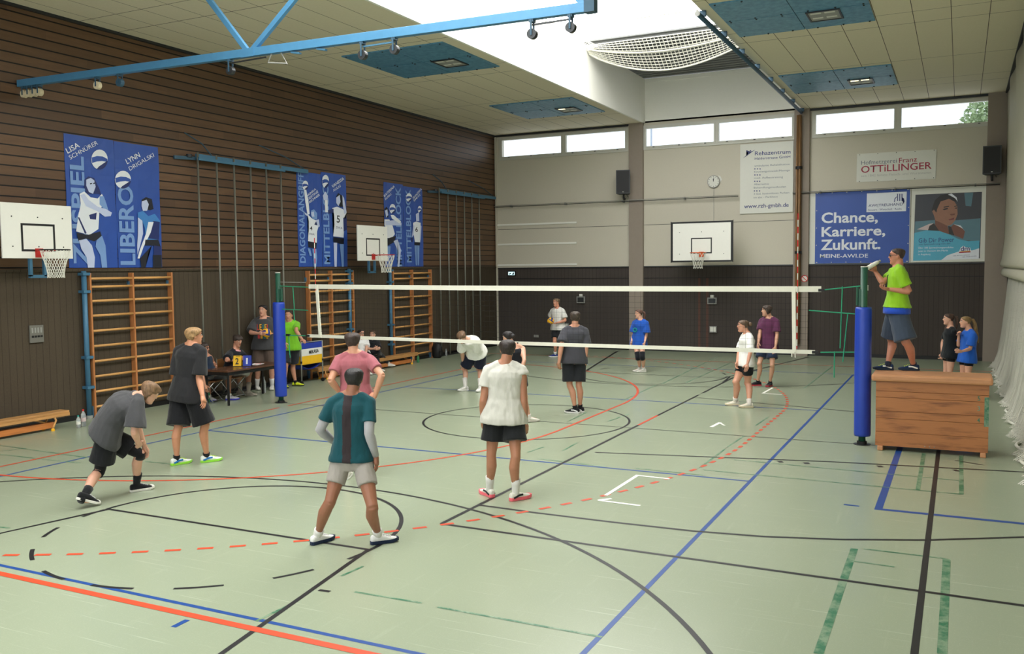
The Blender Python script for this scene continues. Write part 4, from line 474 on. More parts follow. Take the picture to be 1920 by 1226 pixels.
for off in (0, .1):
    bm = B(); rows = []
    for z, am, dx in ((2.3, .02, .1), (1.6, .05, .06), (.9, .07, .02), (.4, .08, -.04), (.12, .09, -.12), (.015, .12, -.2)):
        rows.append([bm.verts.new((dx + off + am * math.sin(k * 1.35 + off * 9) + am * .4 * math.sin(k * .37), 12.9 - k * .1, z + .012 * math.sin(k))) for k in range(150)])
    for a, b in zip(rows, rows[1:]):
        for i in range(149): bm.faces.new((a[i], a[i + 1], b[i + 1], b[i]))
    mesh('mesh', bm, 'fine_net', t_, norm=False, smooth=True)
bm = B(); tube(bm, [(-.2 + .05 * math.sin(k * .55), 12.9 - k * .1, .03) for k in range(150)], .022, 6); mesh('hem', bm, 'net_white', t_, smooth=True)
# ---- the painted court lines
LZ = {'blue': .0012, 'green': .0016, 'black': .0020, 'red': .0024, 'white': .0028}
LM = {k: 'line_' + k for k in LZ}
lb = {k: B() for k in LZ}
def strip(c, pts, w):
    global NSTRIP
    NSTRIP += 1; bm = lb[c]; z = LZ[c] + NSTRIP * 6e-7; pts = [Vector((x, y, 0)) for x, y in pts]; n = len(pts); A, Bv = [], []
    closed = n > 3 and (pts[0] - pts[-1]).length < 1e-4
    for i, q in enumerate(pts):
        d0 = (q - pts[i - 1]) if i else ((pts[-1] - pts[-2]) if closed else pts[1] - q)
        d1 = (pts[i + 1] - q) if i < n - 1 else ((pts[1] - pts[0]) if closed else q - pts[-2])
        d0.normalize(); d1.normalize(); m_ = Vector((-d0.y, d0.x, 0)) + Vector((-d1.y, d1.x, 0))
        m_ = m_.normalized() if m_.length > 1e-3 else Vector((-d1.y, d1.x, 0)); m_ *= w / 2 / max(.5, m_.dot(Vector((-d1.y, d1.x, 0))))
        A.append(bm.verts.new(q + m_ + Vector((0, 0, z)))); Bv.append(bm.verts.new(q - m_ + Vector((0, 0, z))))
    for i in range(n - 1): bm.faces.new((A[i], Bv[i], Bv[i + 1], A[i + 1]))
NSTRIP = 0
def arc(cx, cy, r, a0, a1, n=40): return [(cx + r * math.cos(math.radians(a0 + (a1 - a0) * k / n)), cy + r * math.sin(math.radians(a0 + (a1 - a0) * k / n))) for k in range(n + 1)]
def dashes(c, path, w, on, off):
    L_ = 0; cur = []; pts = [Vector((x, y)) for x, y in path]; acc = 0; state = True; seg = [path[0]]
    for a, b in zip(pts, pts[1:]):
        d = (b - a).length; pos = 0
        while True:
            need = (on if state else off) - acc
            if pos + need <= d:
                pos += need; q = a + (b - a) * (pos / d)
                if state: seg.append((q.x, q.y)); strip(c, seg, w)
                state = not state; acc = 0; seg = [(q.x, q.y)]
            else:
                acc += d - pos
                if state: seg.append((b.x, b.y))
                break
# volleyball court
strip('blue', [(0, -9), (9, -9), (9, 9), (0, 9), (0, -9)], .045)
for y in (-3, 3): strip('blue', [(0, y), (9, y)], .05)
strip('blue', [(12.4, -3.73), (10.53, -3.73), (10.55, 1.5)], .08)
strip('blue', [(-3, -9.0), (0, -9)], .05)
# handball lines
gx0 = -.57
strip('red', [(gx0, -9.1), (gx0, -.55)], .05); strip('red', [(gx0, -.30), (gx0, 10.87)], .05)
strip('red', [(-3, -9.15), (13.5, -9.15)], .075); strip('red', [(-3, 10.87), (12.3, 10.82)], .05)
six = arc(gx0, -.63, 6, -90, 0) + arc(gx0, 2.37, 6, 0, 90)
strip('red', six, .05)
nine = arc(gx0, -.63, 9, -90, 0, 70) + arc(gx0, 2.37, 9, 0, 85, 70)
dashes('red', nine, .055, .15, .15)
strip('red', [(6.465, .28), (6.465, 1.35)], .05)
# basketball lines
strip('black', [(6.465, -6.18), (6.465, .27)], .05); strip('black', [(6.465, 1.36), (6.465, 4.2)], .05); strip('black', [(6.465, 4.5), (6.465, 7.47)], .05)
strip('black', [(6.46, -6.18), (12.2, -6.27)], .05); strip('black', [(11.05, -12), (11.05, 13)], .052)
strip('black', [(-1.0, -.02), (10.2, -.02)], .03)
for s in (-1, 1):
    strip('black', [(2.72, 7.22 * s), (6.28, 7.22 * s)], .045); strip('black', [(6.28, 7.22 * s), (7.35, 13 * s)], .045); strip('black', [(2.72, 7.22 * s), (1.55, 13 * s)], .04)
    strip('black', arc(4.5, 7.22 * s, 1.8, 0, -180 * s), .045)
    for a0, a1 in ((0, 10), (22, 34), (47, 60), (71, 84), (95, 107), (120, 132), (145, 156), (169, 179)): strip('black', arc(4.5, 7.22 * s, 1.8, s * a0, s * a1, 6), .04)
    strip('black', arc(4.5, 11.5 * s, 6.26, 10 * -s, -170 * s, 80), .045)
strip('black', arc(4.5, 0, 1.8, 0, 360, 64), .04)
ar = [(6.49, -5.36), (7.21, -5.39), (8.1, -5.39), (8.92, -5.36), (9.6, -5.26), (10.3, -5.05), (11.05, -4.73), (11.88, -4.25), (12.3, -3.95)]
strip('black', ar, .05)
for c, Ls in PRINTS['lines'].items():
    for w, pts in Ls: strip(c, pts, w)
for c, nm in (('blue', 'volleyball_line'), ('red', 'handball_line'), ('black', 'basketball_line'), ('green', 'badminton_line'), ('white', 'corner_mark')):
    o = mesh(nm, lb[c], LM[c], floor, norm=False); tag(o, {'blue': 'blue court lines', 'red': 'orange-red solid and dashed court lines', 'black': 'black court lines and circles', 'green': 'worn green court lines', 'white': 'white corner marks'}[c])
# ------------------------------------------------------------------ fittings on the left wall
def print_on(parent, data, plane, cmap, d0):
    """flat printed shapes and lettering on a banner; plane: 'L' left wall (y,z), 'F' far wall (x,z)"""
    groups = {}; gb = B(); balls = []
    for k, it in enumerate(data):
        d = d0 + k * .0003
        if plane == 'L': f3 = lambda a, b, d=d: Vector((XL + d, a, b)); ex0 = Vector((0, 1, 0))
        else: f3 = lambda a, b, d=d: Vector((a, YF - d, b)); ex0 = Vector((1, 0, 0))
        if it[0] == 'q':
            balls += [B()] if it[1] == 'w' else []; bq = balls[-1]; vs = [bq.verts.new(f3(*q)) for q in it[2]]; bq.faces.new(vs).material_index = 'wbd'.index(it[1])
        elif it[0] == 'p':
            vs = [gb.verts.new(f3(*q)) for q in it[2]]; f = gb.faces.new(vs); groups.setdefault(it[1], len(groups)); f.material_index = groups[it[1]]
        else:
            _, c, s, a, b, h, bold = it; A, Bq = f3(*a), f3(*b); ex = (Bq - A).normalized()
            ez = Vector((0, -ex.z, ex.y)) if plane == 'L' else Vector((-ex.z, 0, ex.x))
            letters(s, cmap[c], A, ex, ez, (Bq - A).length, h, parent, bold=bold)
    if groups: bmesh.ops.triangulate(gb, faces=gb.faces); mesh('printed_picture', gb, [cmap[c] for c in groups], parent, norm=False)
    else: gb.free()
    for bq in balls: bmesh.ops.triangulate(bq, faces=bq.faces); mesh('printed_ball', bq, [cmap[c] for c in 'wbd'], parent, norm=False)
CB = {'w': 'print_white', 'b': 'banner_blue', 'd': 'print_dark', 'k': 'print_black', 's': 'print_skin', 'l': 'banner_mid', 'c': 'print_cyan'}
bn = [('b1', -3.15, -2.10, 2.76, 5.15, 'blue player banner reading ZUSPIEL, partly behind the nearest backboard'), ('b2', -2.09, -1.04, 2.76, 5.14, 'blue player banner reading LIBERO beside the ZUSPIEL banner'),
      ('b3', 3.14, 4.05, 2.76, 5.06, 'blue player banner reading DIAGONALANGRIFF with a raised arm'), ('b4', 4.06, 5.08, 2.76, 5.12, 'blue player banner of a player in a number 5 jersey'),
      ('b5', 6.80, 7.77, 2.75, 5.09, 'blue player banner partly hidden behind the second backboard'), ('b6', 7.78, 8.80, 2.75, 5.05, 'blue player banner furthest from the camera, small standing player')]
for k, y0, y1, z0, z1, lab in bn:
    bm = B(); NY, NZ = 6, 14; g0 = [[bm.verts.new((XL + .012 + .006 * math.sin(i * 1.7 + j * .9), y0 + (y1 - y0) * i / NY, z0 + (z1 - z0) * j / NZ)) for j in range(NZ + 1)] for i in range(NY + 1)]
    for i in range(NY):
        for j in range(NZ): bm.faces.new((g0[i][j], g0[i + 1][j], g0[i + 1][j + 1], g0[i][j + 1]))
    r_ = bmesh.ops.extrude_face_region(bm, geom=list(bm.faces)); bmesh.ops.translate(bm, vec=(-.008, 0, 0), verts=[v for v in r_['geom'] if isinstance(v, bmesh.types.BMVert)])
    o = mesh('player_banner', bm, 'banner_blue', smooth=False); tag(o, lab, 'banner', 'player banners on the left wall')
    print_on(o, PRINTS[k], 'L', CB, .022)
# wall bars
RZ = [2.56, 2.41, 2.15, 1.88, 1.60, 1.32, 1.04, .76, .48, .20]
def wall_bars(loc, ys, label):
    t_ = empty('wall_bars', loc, label, 'wall bars', 'wooden wall bars along the left wall')
    for y in ys: mesh('upright', box(B(), .02, .14, y - .018, y + .018, .0, 2.66), 'upright_wood', t_, bevel=.004)
    for a, b in zip(ys, ys[1:]):
        for z in RZ: mesh('rung', tube(B(), [(.118, a + .01, z), (.118, b - .01, z)], [(.022, .017)] * 2, 10, ref=(0, 0, 1)), 'rung_wood', t_, smooth=True)
    for y in ys: mesh('bracket', box(B(), .0, .06, y - .05, y - .019, 2.4, 2.5), 'blue_steel', t_); mesh('foot_bracket', box(B(), .0, .1, y - .04, y - .019, .02, .22), 'blue_steel', t_)
    return t_
wall_bars((XL, -2.82, 0), (0, .95, 1.9), 'wooden wall bars nearest the camera, below the ZUSPIEL and LIBERO banners')
wall_bars((XL, 3.37, 0), (0, .88, 1.78), 'wooden wall bars behind the ball cart and the left end of the net')
wall_bars((XL, 7.02, 0), (0, 1.0, 2.02), 'wooden wall bars furthest away, left of the second set of climbing poles')
for y, lab in ((-2.93, 'blue steel post clamped to the wall left of the nearest wall bars'), (5.02, 'blue steel post behind the middle wall bars'), (6.90, 'blue steel post left of the furthest wall bars')):
    t_ = empty('wall_post', (XL + .1, y, 0), lab, 'post', 'blue posts on the left wall')
    mesh('pole', tube(B(), [(0, 0, .06), (0, 0, 2.70)], .046, 12), 'blue_steel', t_, smooth=True); mesh('foot', tube(B(), [(0, 0, 0), (0, 0, .06)], .055, 12), 'grey_box', t_)
    for z in (.55, 1.1, 2.3, 2.62): mesh('clamp', box(B(), -.1, .06, -.06, .09, z, z + .05), 'blue_steel', t_)
# climbing poles
def climbing_poles(loc, ys, arm0, arm1, label):
    t_ = empty('climbing_poles', loc, label, 'climbing poles', 'climbing pole racks on the left wall')
    mesh('beam', bar(bar(B(), (0, arm0 + .5, 5.06), (0, arm1, 5.06), .05, .09), (.06, arm0 + .5, 5.0), (.06, arm1 - .9, 5.0), .04, .06), 'blue_steel', t_)
    mesh('swing_arm', bar(B(), (-.1, arm0, 4.99), (0, arm0 + .9, 5.03), .05, .07), 'blue_steel_dark', t_)
    for y in ys: mesh('pole', tube(B(), [(.03, y, .03), (.03, y, 5.13)], .021, 10), 'pole_grey', t_, smooth=True)
    for a, b in (((-.1, arm0 + .3, 5.52), (0, arm0 + .95, 5.1)), ((-.1, arm0 + 2.5, 5.52), (0, arm1 - .1, 5.1))):
        a, b = Vector(a), Vector(b); m_ = (a + b) / 2 + Vector((0, .1, .03)); mesh('stay_rod', tube(B(), [a, m_, b], .012, 6), 'blue_steel_dark', t_)
    bm = B(); lathe(bm, (-.04, arm0 + .35, 5.05), ((.02, -.03), (.06, -.03), (.06, .03), (.02, .03)), 12); mesh('pulley', bm, 'dark_metal', t_)
    bm = B(); box(bm, -.09, .05, ys[0] - .1, ys[-1] + .1, .0, .03); mesh('floor_rail', bm, 'dark_metal', t_)
climbing_poles((-2.95, 0, 0), (-.14, .39, .90, 1.41, 1.92, 2.41), -.65, 3.42, 'rack of grey climbing poles behind the scorers table')
climbing_poles((-2.95, 0, 0), (9.54, 10.06, 10.58, 11.08, 11.57, 12.07), 9.1, 13.3, 'rack of grey climbing poles in the far left corner')
# basketball goals
def hoop(loc, ang, w, h, rimx, rimz, label, arms, rim='rim_orange', border=False, sq=(.62, .46)):
    """local frame: board in the YZ plane facing +X"""
    t_ = empty('basketball_goal', loc, label, 'basketball goal', 'basketball goals', ang)
    mesh('backboard', box(B(), -.03, 0, -w / 2, w / 2, 0, h), 'board_white', t_, bevel=.004)
    bm = B(); e = .004; s = .03
    def rect(y0, y1, z0, z1, s): box(bm, 0, e, y0, y1, z0, z0 + s); box(bm, 0, e, y0, y1, z1 - s, z1); box(bm, 0, e, y0, y0 + s, z0 + s, z1 - s); box(bm, 0, e, y1 - s, y1, z0 + s, z1 - s)
    rz = rimz - loc[2]; rect(-sq[0] / 2, sq[0] / 2, rz - .02, rz - .02 + sq[1], .035)
    if border: rect(-w / 2, w / 2, 0, h, .05)
    mesh('target_square', bm, 'black_paint', t_)
    if border: mesh('edge_frame', box(box(B(), -.035, .002, -w / 2 - .015, -w / 2, -.015, h + .015), -.035, .002, w / 2, w / 2 + .015, -.015, h + .015), 'black_paint', t_)
    bm = B()
    for sy in (-w * .36, 0, w * .36):
        for sz in (.16, .7): ball_mesh(bm, (.002, sy, h * sz + .05), .012, 6, 4)
    mesh('bolt', bm, 'dark_metal', t_)
    bm = B(); R_ = .225; pts = [(rimx + R_ * math.cos(2 * PI * k / 28), R_ * math.sin(2 * PI * k / 28), rz) for k in range(29)]
    tube(bm, pts, .011, 6, caps=False); mesh('rim', bm, rim, t_, smooth=True)
    bm = B(); box(bm, 0, .015, -.07, .07, rz - .12, rz + .03); bar(bm, (0, -.06, rz - .01), (rimx - R_ * .75, -.13, rz), .02); bar(bm, (0, .06, rz - .01), (rimx - R_ * .75, .13, rz), .02); mesh('rim_mount', bm, 'rim_orange' if border else 'rim_red', t_)
    bm = B(); lv = [(0, .222), (.1, .2), (.2, .165), (.3, .14), (.4, .125), (.46, .13)]; K = 12
    for j in range(len(lv) - 1):
        for k in range(K):
            for dk in (-.5, .5):
                a0 = 2 * PI * (k + (j % 2) * .5) / K; a1 = a0 + dk * 2 * PI / K
                tube(bm, [(rimx + lv[j][1] * math.cos(a0), lv[j][1] * math.sin(a0), rz - lv[j][0]), (rimx + lv[j + 1][1] * math.cos(a1), lv[j + 1][1] * math.sin(a1), rz - lv[j + 1][0])], .006, 4)
    mesh('net', bm, 'net_white', t_)
    bm = B()
    for a, b in arms: bar(bm, a, b, .05)
    mesh('support_frame', bm, 'blue_steel', t_); return t_
arms = [((-.055, -.13, .75), (-.055, -.13, -.30)), ((-.055, .13, .75), (-.055, .13, -.30)), ((-.055, -.155, -.30), (-.055, .155, -.30)), ((-.03, -.13, .35), (-.555, .25, .35)), ((-.03, .13, .35), (-.555, .45, .35)), ((-.03, -.13, .7), (-.555, .25, .7)), ((-.03, .13, .7), (-.555, .45, .7))]
hoop((-2.5, -4.14, 2.915), 0, 1.285, .90, .40, 3.05, 'white backboard and hoop at the left picture edge', arms, 'black_paint')
hoop((-2.5, 5.445, 2.905), 0, 1.34, .91, .40, 3.05, 'white backboard and hoop on the left wall between two banner pairs', arms, 'rim_red')
hoop((4.46, 12.1, 2.79), -PI / 2, 1.82, 1.19, .38, 3.06, 'large black-edged backboard and hoop in front of the far wall', [((-.03, -.4, .9), (-1.38, -.4, .9)), ((-.03, .4, .9), (-1.38, .4, .9)), ((-.03, -.4, .25), (-1.38, -.4, .25)), ((-.03, .4, .25), (-1.38, .4, .25)), ((-.06, -.4, .25), (-.06, -.4, .9)), ((-.06, .4, .25), (-.06, .4, .9)), ((-.06, -.4, .6), (-.06, .4, .6)), ((-.7, -.4, .9), (-.7, .4, .9)), ((-.7, -.4, .25), (-.7, .4, .25))], border=True)
# junction box on the left wall
t_ = empty('wall_box', (XL + .02, -3.87, 1.47), 'grey socket panel on the dark wall above the left bench', 'wall box', 'boxes on the dark walls')
mesh('plate', box(B(), 0, .03, -.13, .13, 0, .3), 'socket_plate', t_, bevel=.005)
for k in range(4): mesh('socket', box(B(), .03, .036, -.1 + k * .055, -.06 + k * .055, .09, .125), 'black_paint', t_)
bm = B()
for k in range(4): box(bm, .03, .034, -.1 + k * .055, -.07 + k * .055, .17, .26)
mesh('switch', bm, 'grey_box', t_)
# ------------------------------------------------------------------ fittings on the far wall
def wall_box(x, z, w, h, lab, inner):
    t_ = empty('wall_box', (x, YF - .02, z), lab, 'wall box', 'boxes on the dark walls')
    mesh('case', box(B(), 0, w, -.05, 0, 0, h), 'grey_box', t_, bevel=.006); mesh('panel', box(B(), w * .12, w * .88, -.056, -.05, h * .15, h * .85), inner, t_)
    return t_
wb = wall_box(-.05, 1.50, .29, .22, 'grey emergency light box above the far player with the ball', 'dark_metal'); mesh('bracket', box(B(), .09, .2, -.03, 0, .22, .30), 'sign_white', wb)
wb = wall_box(4.3, 1.50, .29, .2, 'grey box with dark front under the large backboard', 'dark_metal'); mesh('bracket', box(B(), .09, .2, -.03, 0, .2, .28), 'sign_white', wb)
wall_box(4.37, .62, .22, .2, 'small pale box low under the large backboard', 'sign_white'); wall_box(-.46, .65, .11, .18, 'small pale switch beside the grey-shirted player', 'sign_white'); wall_box(-1.62, .33, .16, .08, 'flat grey floor-level socket on the far wall', 'grey_box')
t_ = empty('exit_sign', (-2.58, YF - .03, 2.42), 'small lit exit sign with running figure on the far wall', 'exit sign')
mesh('case', box(B(), 0, .30, -.05, 0, 0, .15), 'black_paint', t_); mesh('lit_panel', box(B(), .03, .27, -.055, -.05, .02, .13), 'exit_green', t_)
bm = B(); F = lambda a, b: Vector((a, -.057, b))
for poly in (((.06, .03), (.09, .03), (.11, .07), (.13, .03), (.15, .04), (.13, .08), (.12, .1), (.09, .09), (.07, .07)), ((.17, .03), (.25, .03), (.25, .12), (.235, .12), (.235, .045), (.17, .045)), ((.115, .105), (.13, .105), (.13, .12), (.115, .12))): bm.faces.new([bm.verts.new(F(*q)) for q in poly])
bmesh.ops.triangulate(bm, faces=bm.faces); mesh('pictogram', bm, 'black_paint', t_, norm=False)
t_ = empty('wall_clock', (4.48, YF - .01, 5.24), 'round white wall clock above the large backboard', 'clock')
def disc(bm, r, y, n=32, mi=0): bm.faces.new([bm.verts.new((r * math.cos(2 * PI * k / n), y, r * math.sin(2 * PI * k / n))) for k in range(n)])
bm = B(); tube(bm, [(0, 0, 0), (0, -.06, 0)], .19, 32); mesh('case', bm, 'grey_box', t_, smooth=False)
bm = B(); disc(bm, .17, -.062); mesh('dial', bm, 'sign_white', t_)
bm = B()
for k in range(12):
    a = 2 * PI * k / 12; bar(bm, (.135 * math.sin(a), -.064, .135 * math.cos(a)), (.16 * math.sin(a), -.064, .16 * math.cos(a)), .012, .003, (0, 1, 0))
mesh('hour_mark', bm, 'black_paint', t_)
for a, l, w in ((5, .13, .012), (356, .085, .018)):
    a = math.radians(a); mesh('hand', bar(B(), (0, -.067, 0), (l * math.sin(a), -.067, l * math.cos(a)), w, .003, (0, 1, 0)), 'black_paint', t_)
mesh('cable', box(B(), -.004, .004, -.012, -.004, -1.2, -.19), 'grey_box', t_); mesh('paint_patch', prism(B(), [(.12, .19), (.2, .16), (.25, .05), (.2, -.02), (.17, .1)], lambda a, b: (a, -.006, b), (0, .004, 0)), 'sign_white', t_)
def speaker(x, z, rz, lab, w=.44):
    t_ = empty('loudspeaker', (x, YF - .42, z), lab, 'loudspeaker', 'loudspeakers on the far wall', rz)
    bm = B(); prism(bm, [(-w / 2, -.2), (w / 2, -.2), (w * .36, .2), (-w * .36, .2)], lambda a, b: (a, b, 0), (0, 0, .74)); mesh('cabinet', bm, 'speaker_grey', t_, bevel=.008)
    mesh('grille', box(B(), -w / 2 + .03, w / 2 - .03, -.206, -.2, .03, .71), 'black_rubber', t_); mesh('badge', box(B(), -.02, .02, -.21, -.206, .05, .065), 'sign_white', t_)
    bm = B(); tube(bm, [(0, 0, -.14), (0, 0, 0)], .03, 10); bar(bm, (0, 0, -.12), (0, .42, -.12), .05); mesh('bracket', bm, 'black_rubber', t_)
    bm = B(); tube(bm, [(.05, .2, .1), (.1, .3, -.05), (.25, .38, -.1)], .007, 5); mesh('cable', bm, 'black_rubber', t_)
speaker(1.72, 4.96, .25, 'black loudspeaker on the left pilaster above the dark wall'); speaker(11.98, 5.0, -.05, 'black loudspeaker beside the divider curtain')
# signs
FC = {'navy': 'navy_ink', 'grey': 'grey_ink', 'lgrey': 'lgrey_ink', 'red': 'red_ink', 'white': 'print_white', 'slate': 'poster_slate', 'teal': 'poster_teal', 'dark': 'poster_dark', 'skin': 'poster_skin', 'skin2': 'poster_skin2', 'pink': 'poster_pink', 'lip': 'poster_lip', 'aqua': 'poster_aqua', 'yellow': 'poster_yellow'}
o = mesh('sponsor_sign', box(B(), 5.28, 6.83, YF - .05, YF - .015, 4.23, 6.30), 'sign_white', bevel=.003); tag(o, 'tall white rehabilitation centre sign below the middle windows', 'sign', 'sponsor signs on the far wall'); print_on(o, PRINTS['reha'], 'F', FC, .052)
bm = B(); prism(bm, [(8.57, 5.01), (10.62, 5.0), (10.63, 5.80), (8.58, 5.81)], lambda a, b: (a, YF - .02, b), (0, .015, 0)); o = mesh('sponsor_sign', bm, 'sign_white'); tag(o, 'white butcher sign in grey and dark red lettering under the right windows', 'sign', 'sponsor signs on the far wall'); print_on(o, PRINTS['otti'], 'F', FC, .024)
bm = B()
for k in range(5):
    for z in (5.03, 5.78): ball_mesh(bm, (8.65 + k * .48, YF - .022, z), .012, 6, 4)
mesh('grommet', bm, 'dark_metal', o)
bd = mesh('sponsor_banner', box(B(), 7.27, 10.0, YF - .03, YF - .012, 2.70, 4.77), 'sign_white'); tag(bd, 'large blue career banner in bold white lettering', 'banner', 'sponsor signs on the far wall')
mesh('blue_sheet', box(B(), 7.46, 9.98, YF - .038, YF - .03, 2.705, 4.765), 'banner_blue', bd); print_on(bd, PRINTS['chance'], 'F', FC, .045)
bm = B()
for k in range(7):
    for z in (2.74, 4.74): ball_mesh(bm, (7.52 + k * .4, YF - .04, z), .014, 6, 4)
for k in range(5):
    for x in (7.5, 9.95): ball_mesh(bm, (x, YF - .04, 2.74 + .5 * k), .014, 6, 4)
mesh('grommet', bm, 'sign_white', bd)
o = mesh('sponsor_poster', box(B(), 10.02, 11.88, YF - .05, YF - .015, 2.71, 4.76), 'sign_white', bevel=.003); tag(o, 'white framed poster of a woman above an aqua wave', 'poster', 'sponsor signs on the far wall'); print_on(o, PRINTS['dm'], 'F', FC, .053)
t_ = empty('prohibition_sign', (7.19, YF - .14, 2.27), 'small round red-ringed prohibition sticker on the right pilaster', 'sign')
bm = B(); disc(bm, .1, 0); mesh('disc', bm, 'sign_white', t_); bm = B(); tube(bm, [(.09 * math.cos(2 * PI * k / 24), -.004, .09 * math.sin(2 * PI * k / 24)) for k in range(25)], .012, 5, caps=False); bar(bm, (-.06, -.005, .06), (.06, -.005, -.06), .02, .004, (0, 1, 0)); mesh('red_ring', bm, 'red_paint', t_)
# trees and a mast outside
def tree(x, y, z0, r, n, label):
    t_ = empty('tree', (x, y, 0), label, 'tree'); rg = random.Random(5)
    mesh('trunk', tube(B(), [(0, 0, 0), (.1, 0, z0 - r * .3), (.2, 0, z0 + r * .4)], [.22, .16, .08], 8), 'bark', t_)
    bm = B()
    for k in range(n):
        c = Vector((rg.gauss(0, 1), rg.gauss(0, 1), rg.gauss(0, 1))); c = c.normalized() * r * rg.random() ** .4; c += Vector((0, 0, z0))
        R_ = Matrix.Rotation(rg.random() * 6.3, 3, Vector((rg.random() - .5, rg.random() - .5, rg.random() - .5)).normalized()); s = .05 + .09 * rg.random()
        bm.faces.new([bm.verts.new(c + R_ @ Vector(q)) for q in ((-s, 0, 0), (0, -s * .6, 0), (s, 0, 0), (0, s * .6, s * .2))])
    mesh('foliage', bm, 'leaf', t_, norm=False)
tree(12.35, 26, 8.0, 1.25, 2600, 'leafy tree outside the right-hand window')
o = mesh('street_pole', tube(B(), [(-2.75, 30, 0), (-2.75, 30, 10.5)], .05, 8), 'pole_pale', smooth=True); tag(o, 'thin pale pole outside the second pair of windows', 'pole')
# ------------------------------------------------------------------ ceiling-hung blue truss with pulleys
t_ = empty('ring_truss', (0, -3.97, 0), 'blue steel truss with pulleys below the ceiling', 'truss')
mesh('beam', bar(B(), (-3.05, 0, 5.87), (7.34, 0, 5.735), .09, .115), 'beam_blue', t_, bevel=.004)
def zb(x): return 5.87 - (x + 3.05) * .013
for x0, x1, z1 in ((2.03, .86, 7.17), (2.06, 3.72, 7.1), (7.25, 6.1, 7.1)): mesh('strut', bar(B(), (x0, 0, zb(x0)), (x1, 0, z1), .065, .075), 'beam_blue', t_, bevel=.004)
mesh('top_chord', bar(B(), (.6, .0, 7.13), (7.34, 0, 7.13), .08, .1), 'beam_blue', t_)
mesh('end_plate', box(B(), 7.24, 7.37, -.06, .06, 5.67, 5.85), 'blue_steel_dark', t_); mesh('gusset', box(B(), 1.92, 2.16, -.052, -.045, 5.74, 5.86), 'beam_blue', t_)
def pulley(x, m, dz=.14, rot=0):
    z = zb(x) - .06; bm = B(); box(bm, x - .03, x + .03, -.04, .04, z - .03, z + .01); box(bm, x - .012, x + .012, -.045, -.038, z - dz - .02, z); box(bm, x - .012, x + .012, .038, .045, z - dz - .02, z)
    o = mesh('pulley', bm, 'blue_steel_dark', t_); bm = B(); tube(bm, [(x, -.034, z - dz), (x, .034, z - dz)], .062, 16); mesh('wheel', bm, m, o, smooth=False)
for k in range(4): pulley(-2.93 + k * .13, 'cream_wheel', .12)
pulley(-1.14, 'cream_wheel', .13); pulley(-.63, 'blue_steel_dark', .13)
for a, b in ((4.02, 4.53), (6.54, 7.05)):
    pulley(a, 'dark_metal', .17); pulley(b, 'dark_metal', .15); mesh('link_bar', bar(B(), (a, 0, zb(a) - .12), (b, 0, zb(b) - .11), .02), 'blue_steel' if a < 5 else 'dark_metal', t_)
pulley(1.67, 'dark_metal', .16); mesh('link_bar', bar(B(), (1.7, 0, zb(1.7) - .11), (2.35, 0, zb(2.35) - .09), .018), 'dark_metal', t_)
bm = B(); tube(bm, [(2.45, 0, zb(2.4) - .05), (2.38, 0, zb(2.4) - .17), (2.72, 0, zb(2.4) - .22), (2.62, 0, zb(2.4) - .06)], .012, 6); mesh('hanger_loop', bm, 'grey_box', t_)
for x in (2.93, 3.38): mesh('hook', bar(B(), (x - .12, 0, zb(x) - .07), (x + .03, 0, zb(x) - .1), .05, .025), 'blue_steel', t_)
# ------------------------------------------------------------------ volleyball net, posts, antennas
def post(x, lab, wside):
    t_ = empty('volleyball_post', (x, 0, 0), lab, 'post', 'volleyball net posts')
    mesh('pole', tube(B(), [(0, 0, 0), (0, 0, 2.62)], .05, 16), 'post_green', t_, smooth=True); mesh('cap', tube(B(), [(0, 0, 2.62), (0, 0, 2.635)], .052, 16), 'sign_white', t_)
    bm = B(); lathe(bm, (0, 0, .13), ((.05, 0), (.112, .0), (.118, .03), (.116, .6), (.118, 1.2), (.116, 1.87), (.108, 1.905), (.05, 1.905)), 28)
    for v in bm.verts:
        v.co.x += .004 * math.sin(v.co.z * 9 + v.co.y * 20); v.co.y += .004 * math.sin(v.co.z * 7)
    mesh('padding', bm, 'pad_blue', t_, smooth=True); mesh('socket_sleeve', tube(B(), [(0, 0, 0), (0, 0, .05)], .07, 14), 'black_rubber', t_)
    mesh('floor_plate', tube(B(), [(0, 0, 0), (0, 0, .006)], .12, 20), 'dark_metal', t_)
    bm = B(); box(bm, wside * .05 - .02, wside * .05 + .03, -.035, .035, 2.05, 2.3); tube(bm, [(wside * .09, 0, 2.06), (wside * .09, 0, 2.33)], .02, 8); mesh('winch', bm, 'post_green', t_)
    mesh('hook', bar(B(), (-wside * .05, 0, 2.36), (-wside * .05, 0, 2.28), .015), 'sign_white', t_)
post(-1.0, 'left net post with blue padding beside the scorers table', 1); post(10.02, 'right net post with blue padding beside the vaulting box', -1)
nt = empty('volleyball_net', (0, 0, 0), 'volleyball net with white tapes stretched across the hall', 'net')
def ztop(x): return 2.395 + (2.345 - 2.395) * (x + .2) / 9.6 - .012 * math.sin(PI * (x + .2) / 9.6)
def zbot(x): return 1.375 + (1.350 - 1.375) * (x + .2) / 9.6 - .012 * math.sin(PI * (x + .2) / 9.6)
def tape(fz, x0, x1, h, name, up):
    bm = B(); rows = []
    for k in range(41):
        x = x0 + (x1 - x0) * k / 40; z = fz(x); y = .006 * math.sin(k * 1.3)
        rows.append([bm.verts.new(q) for q in ((x, y - .008, z - h / 2), (x, y + .008, z - h / 2), (x, y + .008, z + h / 2), (x, y - .008, z + h / 2))])
    skinrings(bm, rows); mesh(name, bm, 'tape_white', nt)
tape(lambda x: ztop(x) - .045, -.22, 9.42, .085, 'top_tape', 1); tape(zbot, -.28, 9.34, .06, 'bottom_tape', -1)
bm = B(); w = .0022
x = -.1
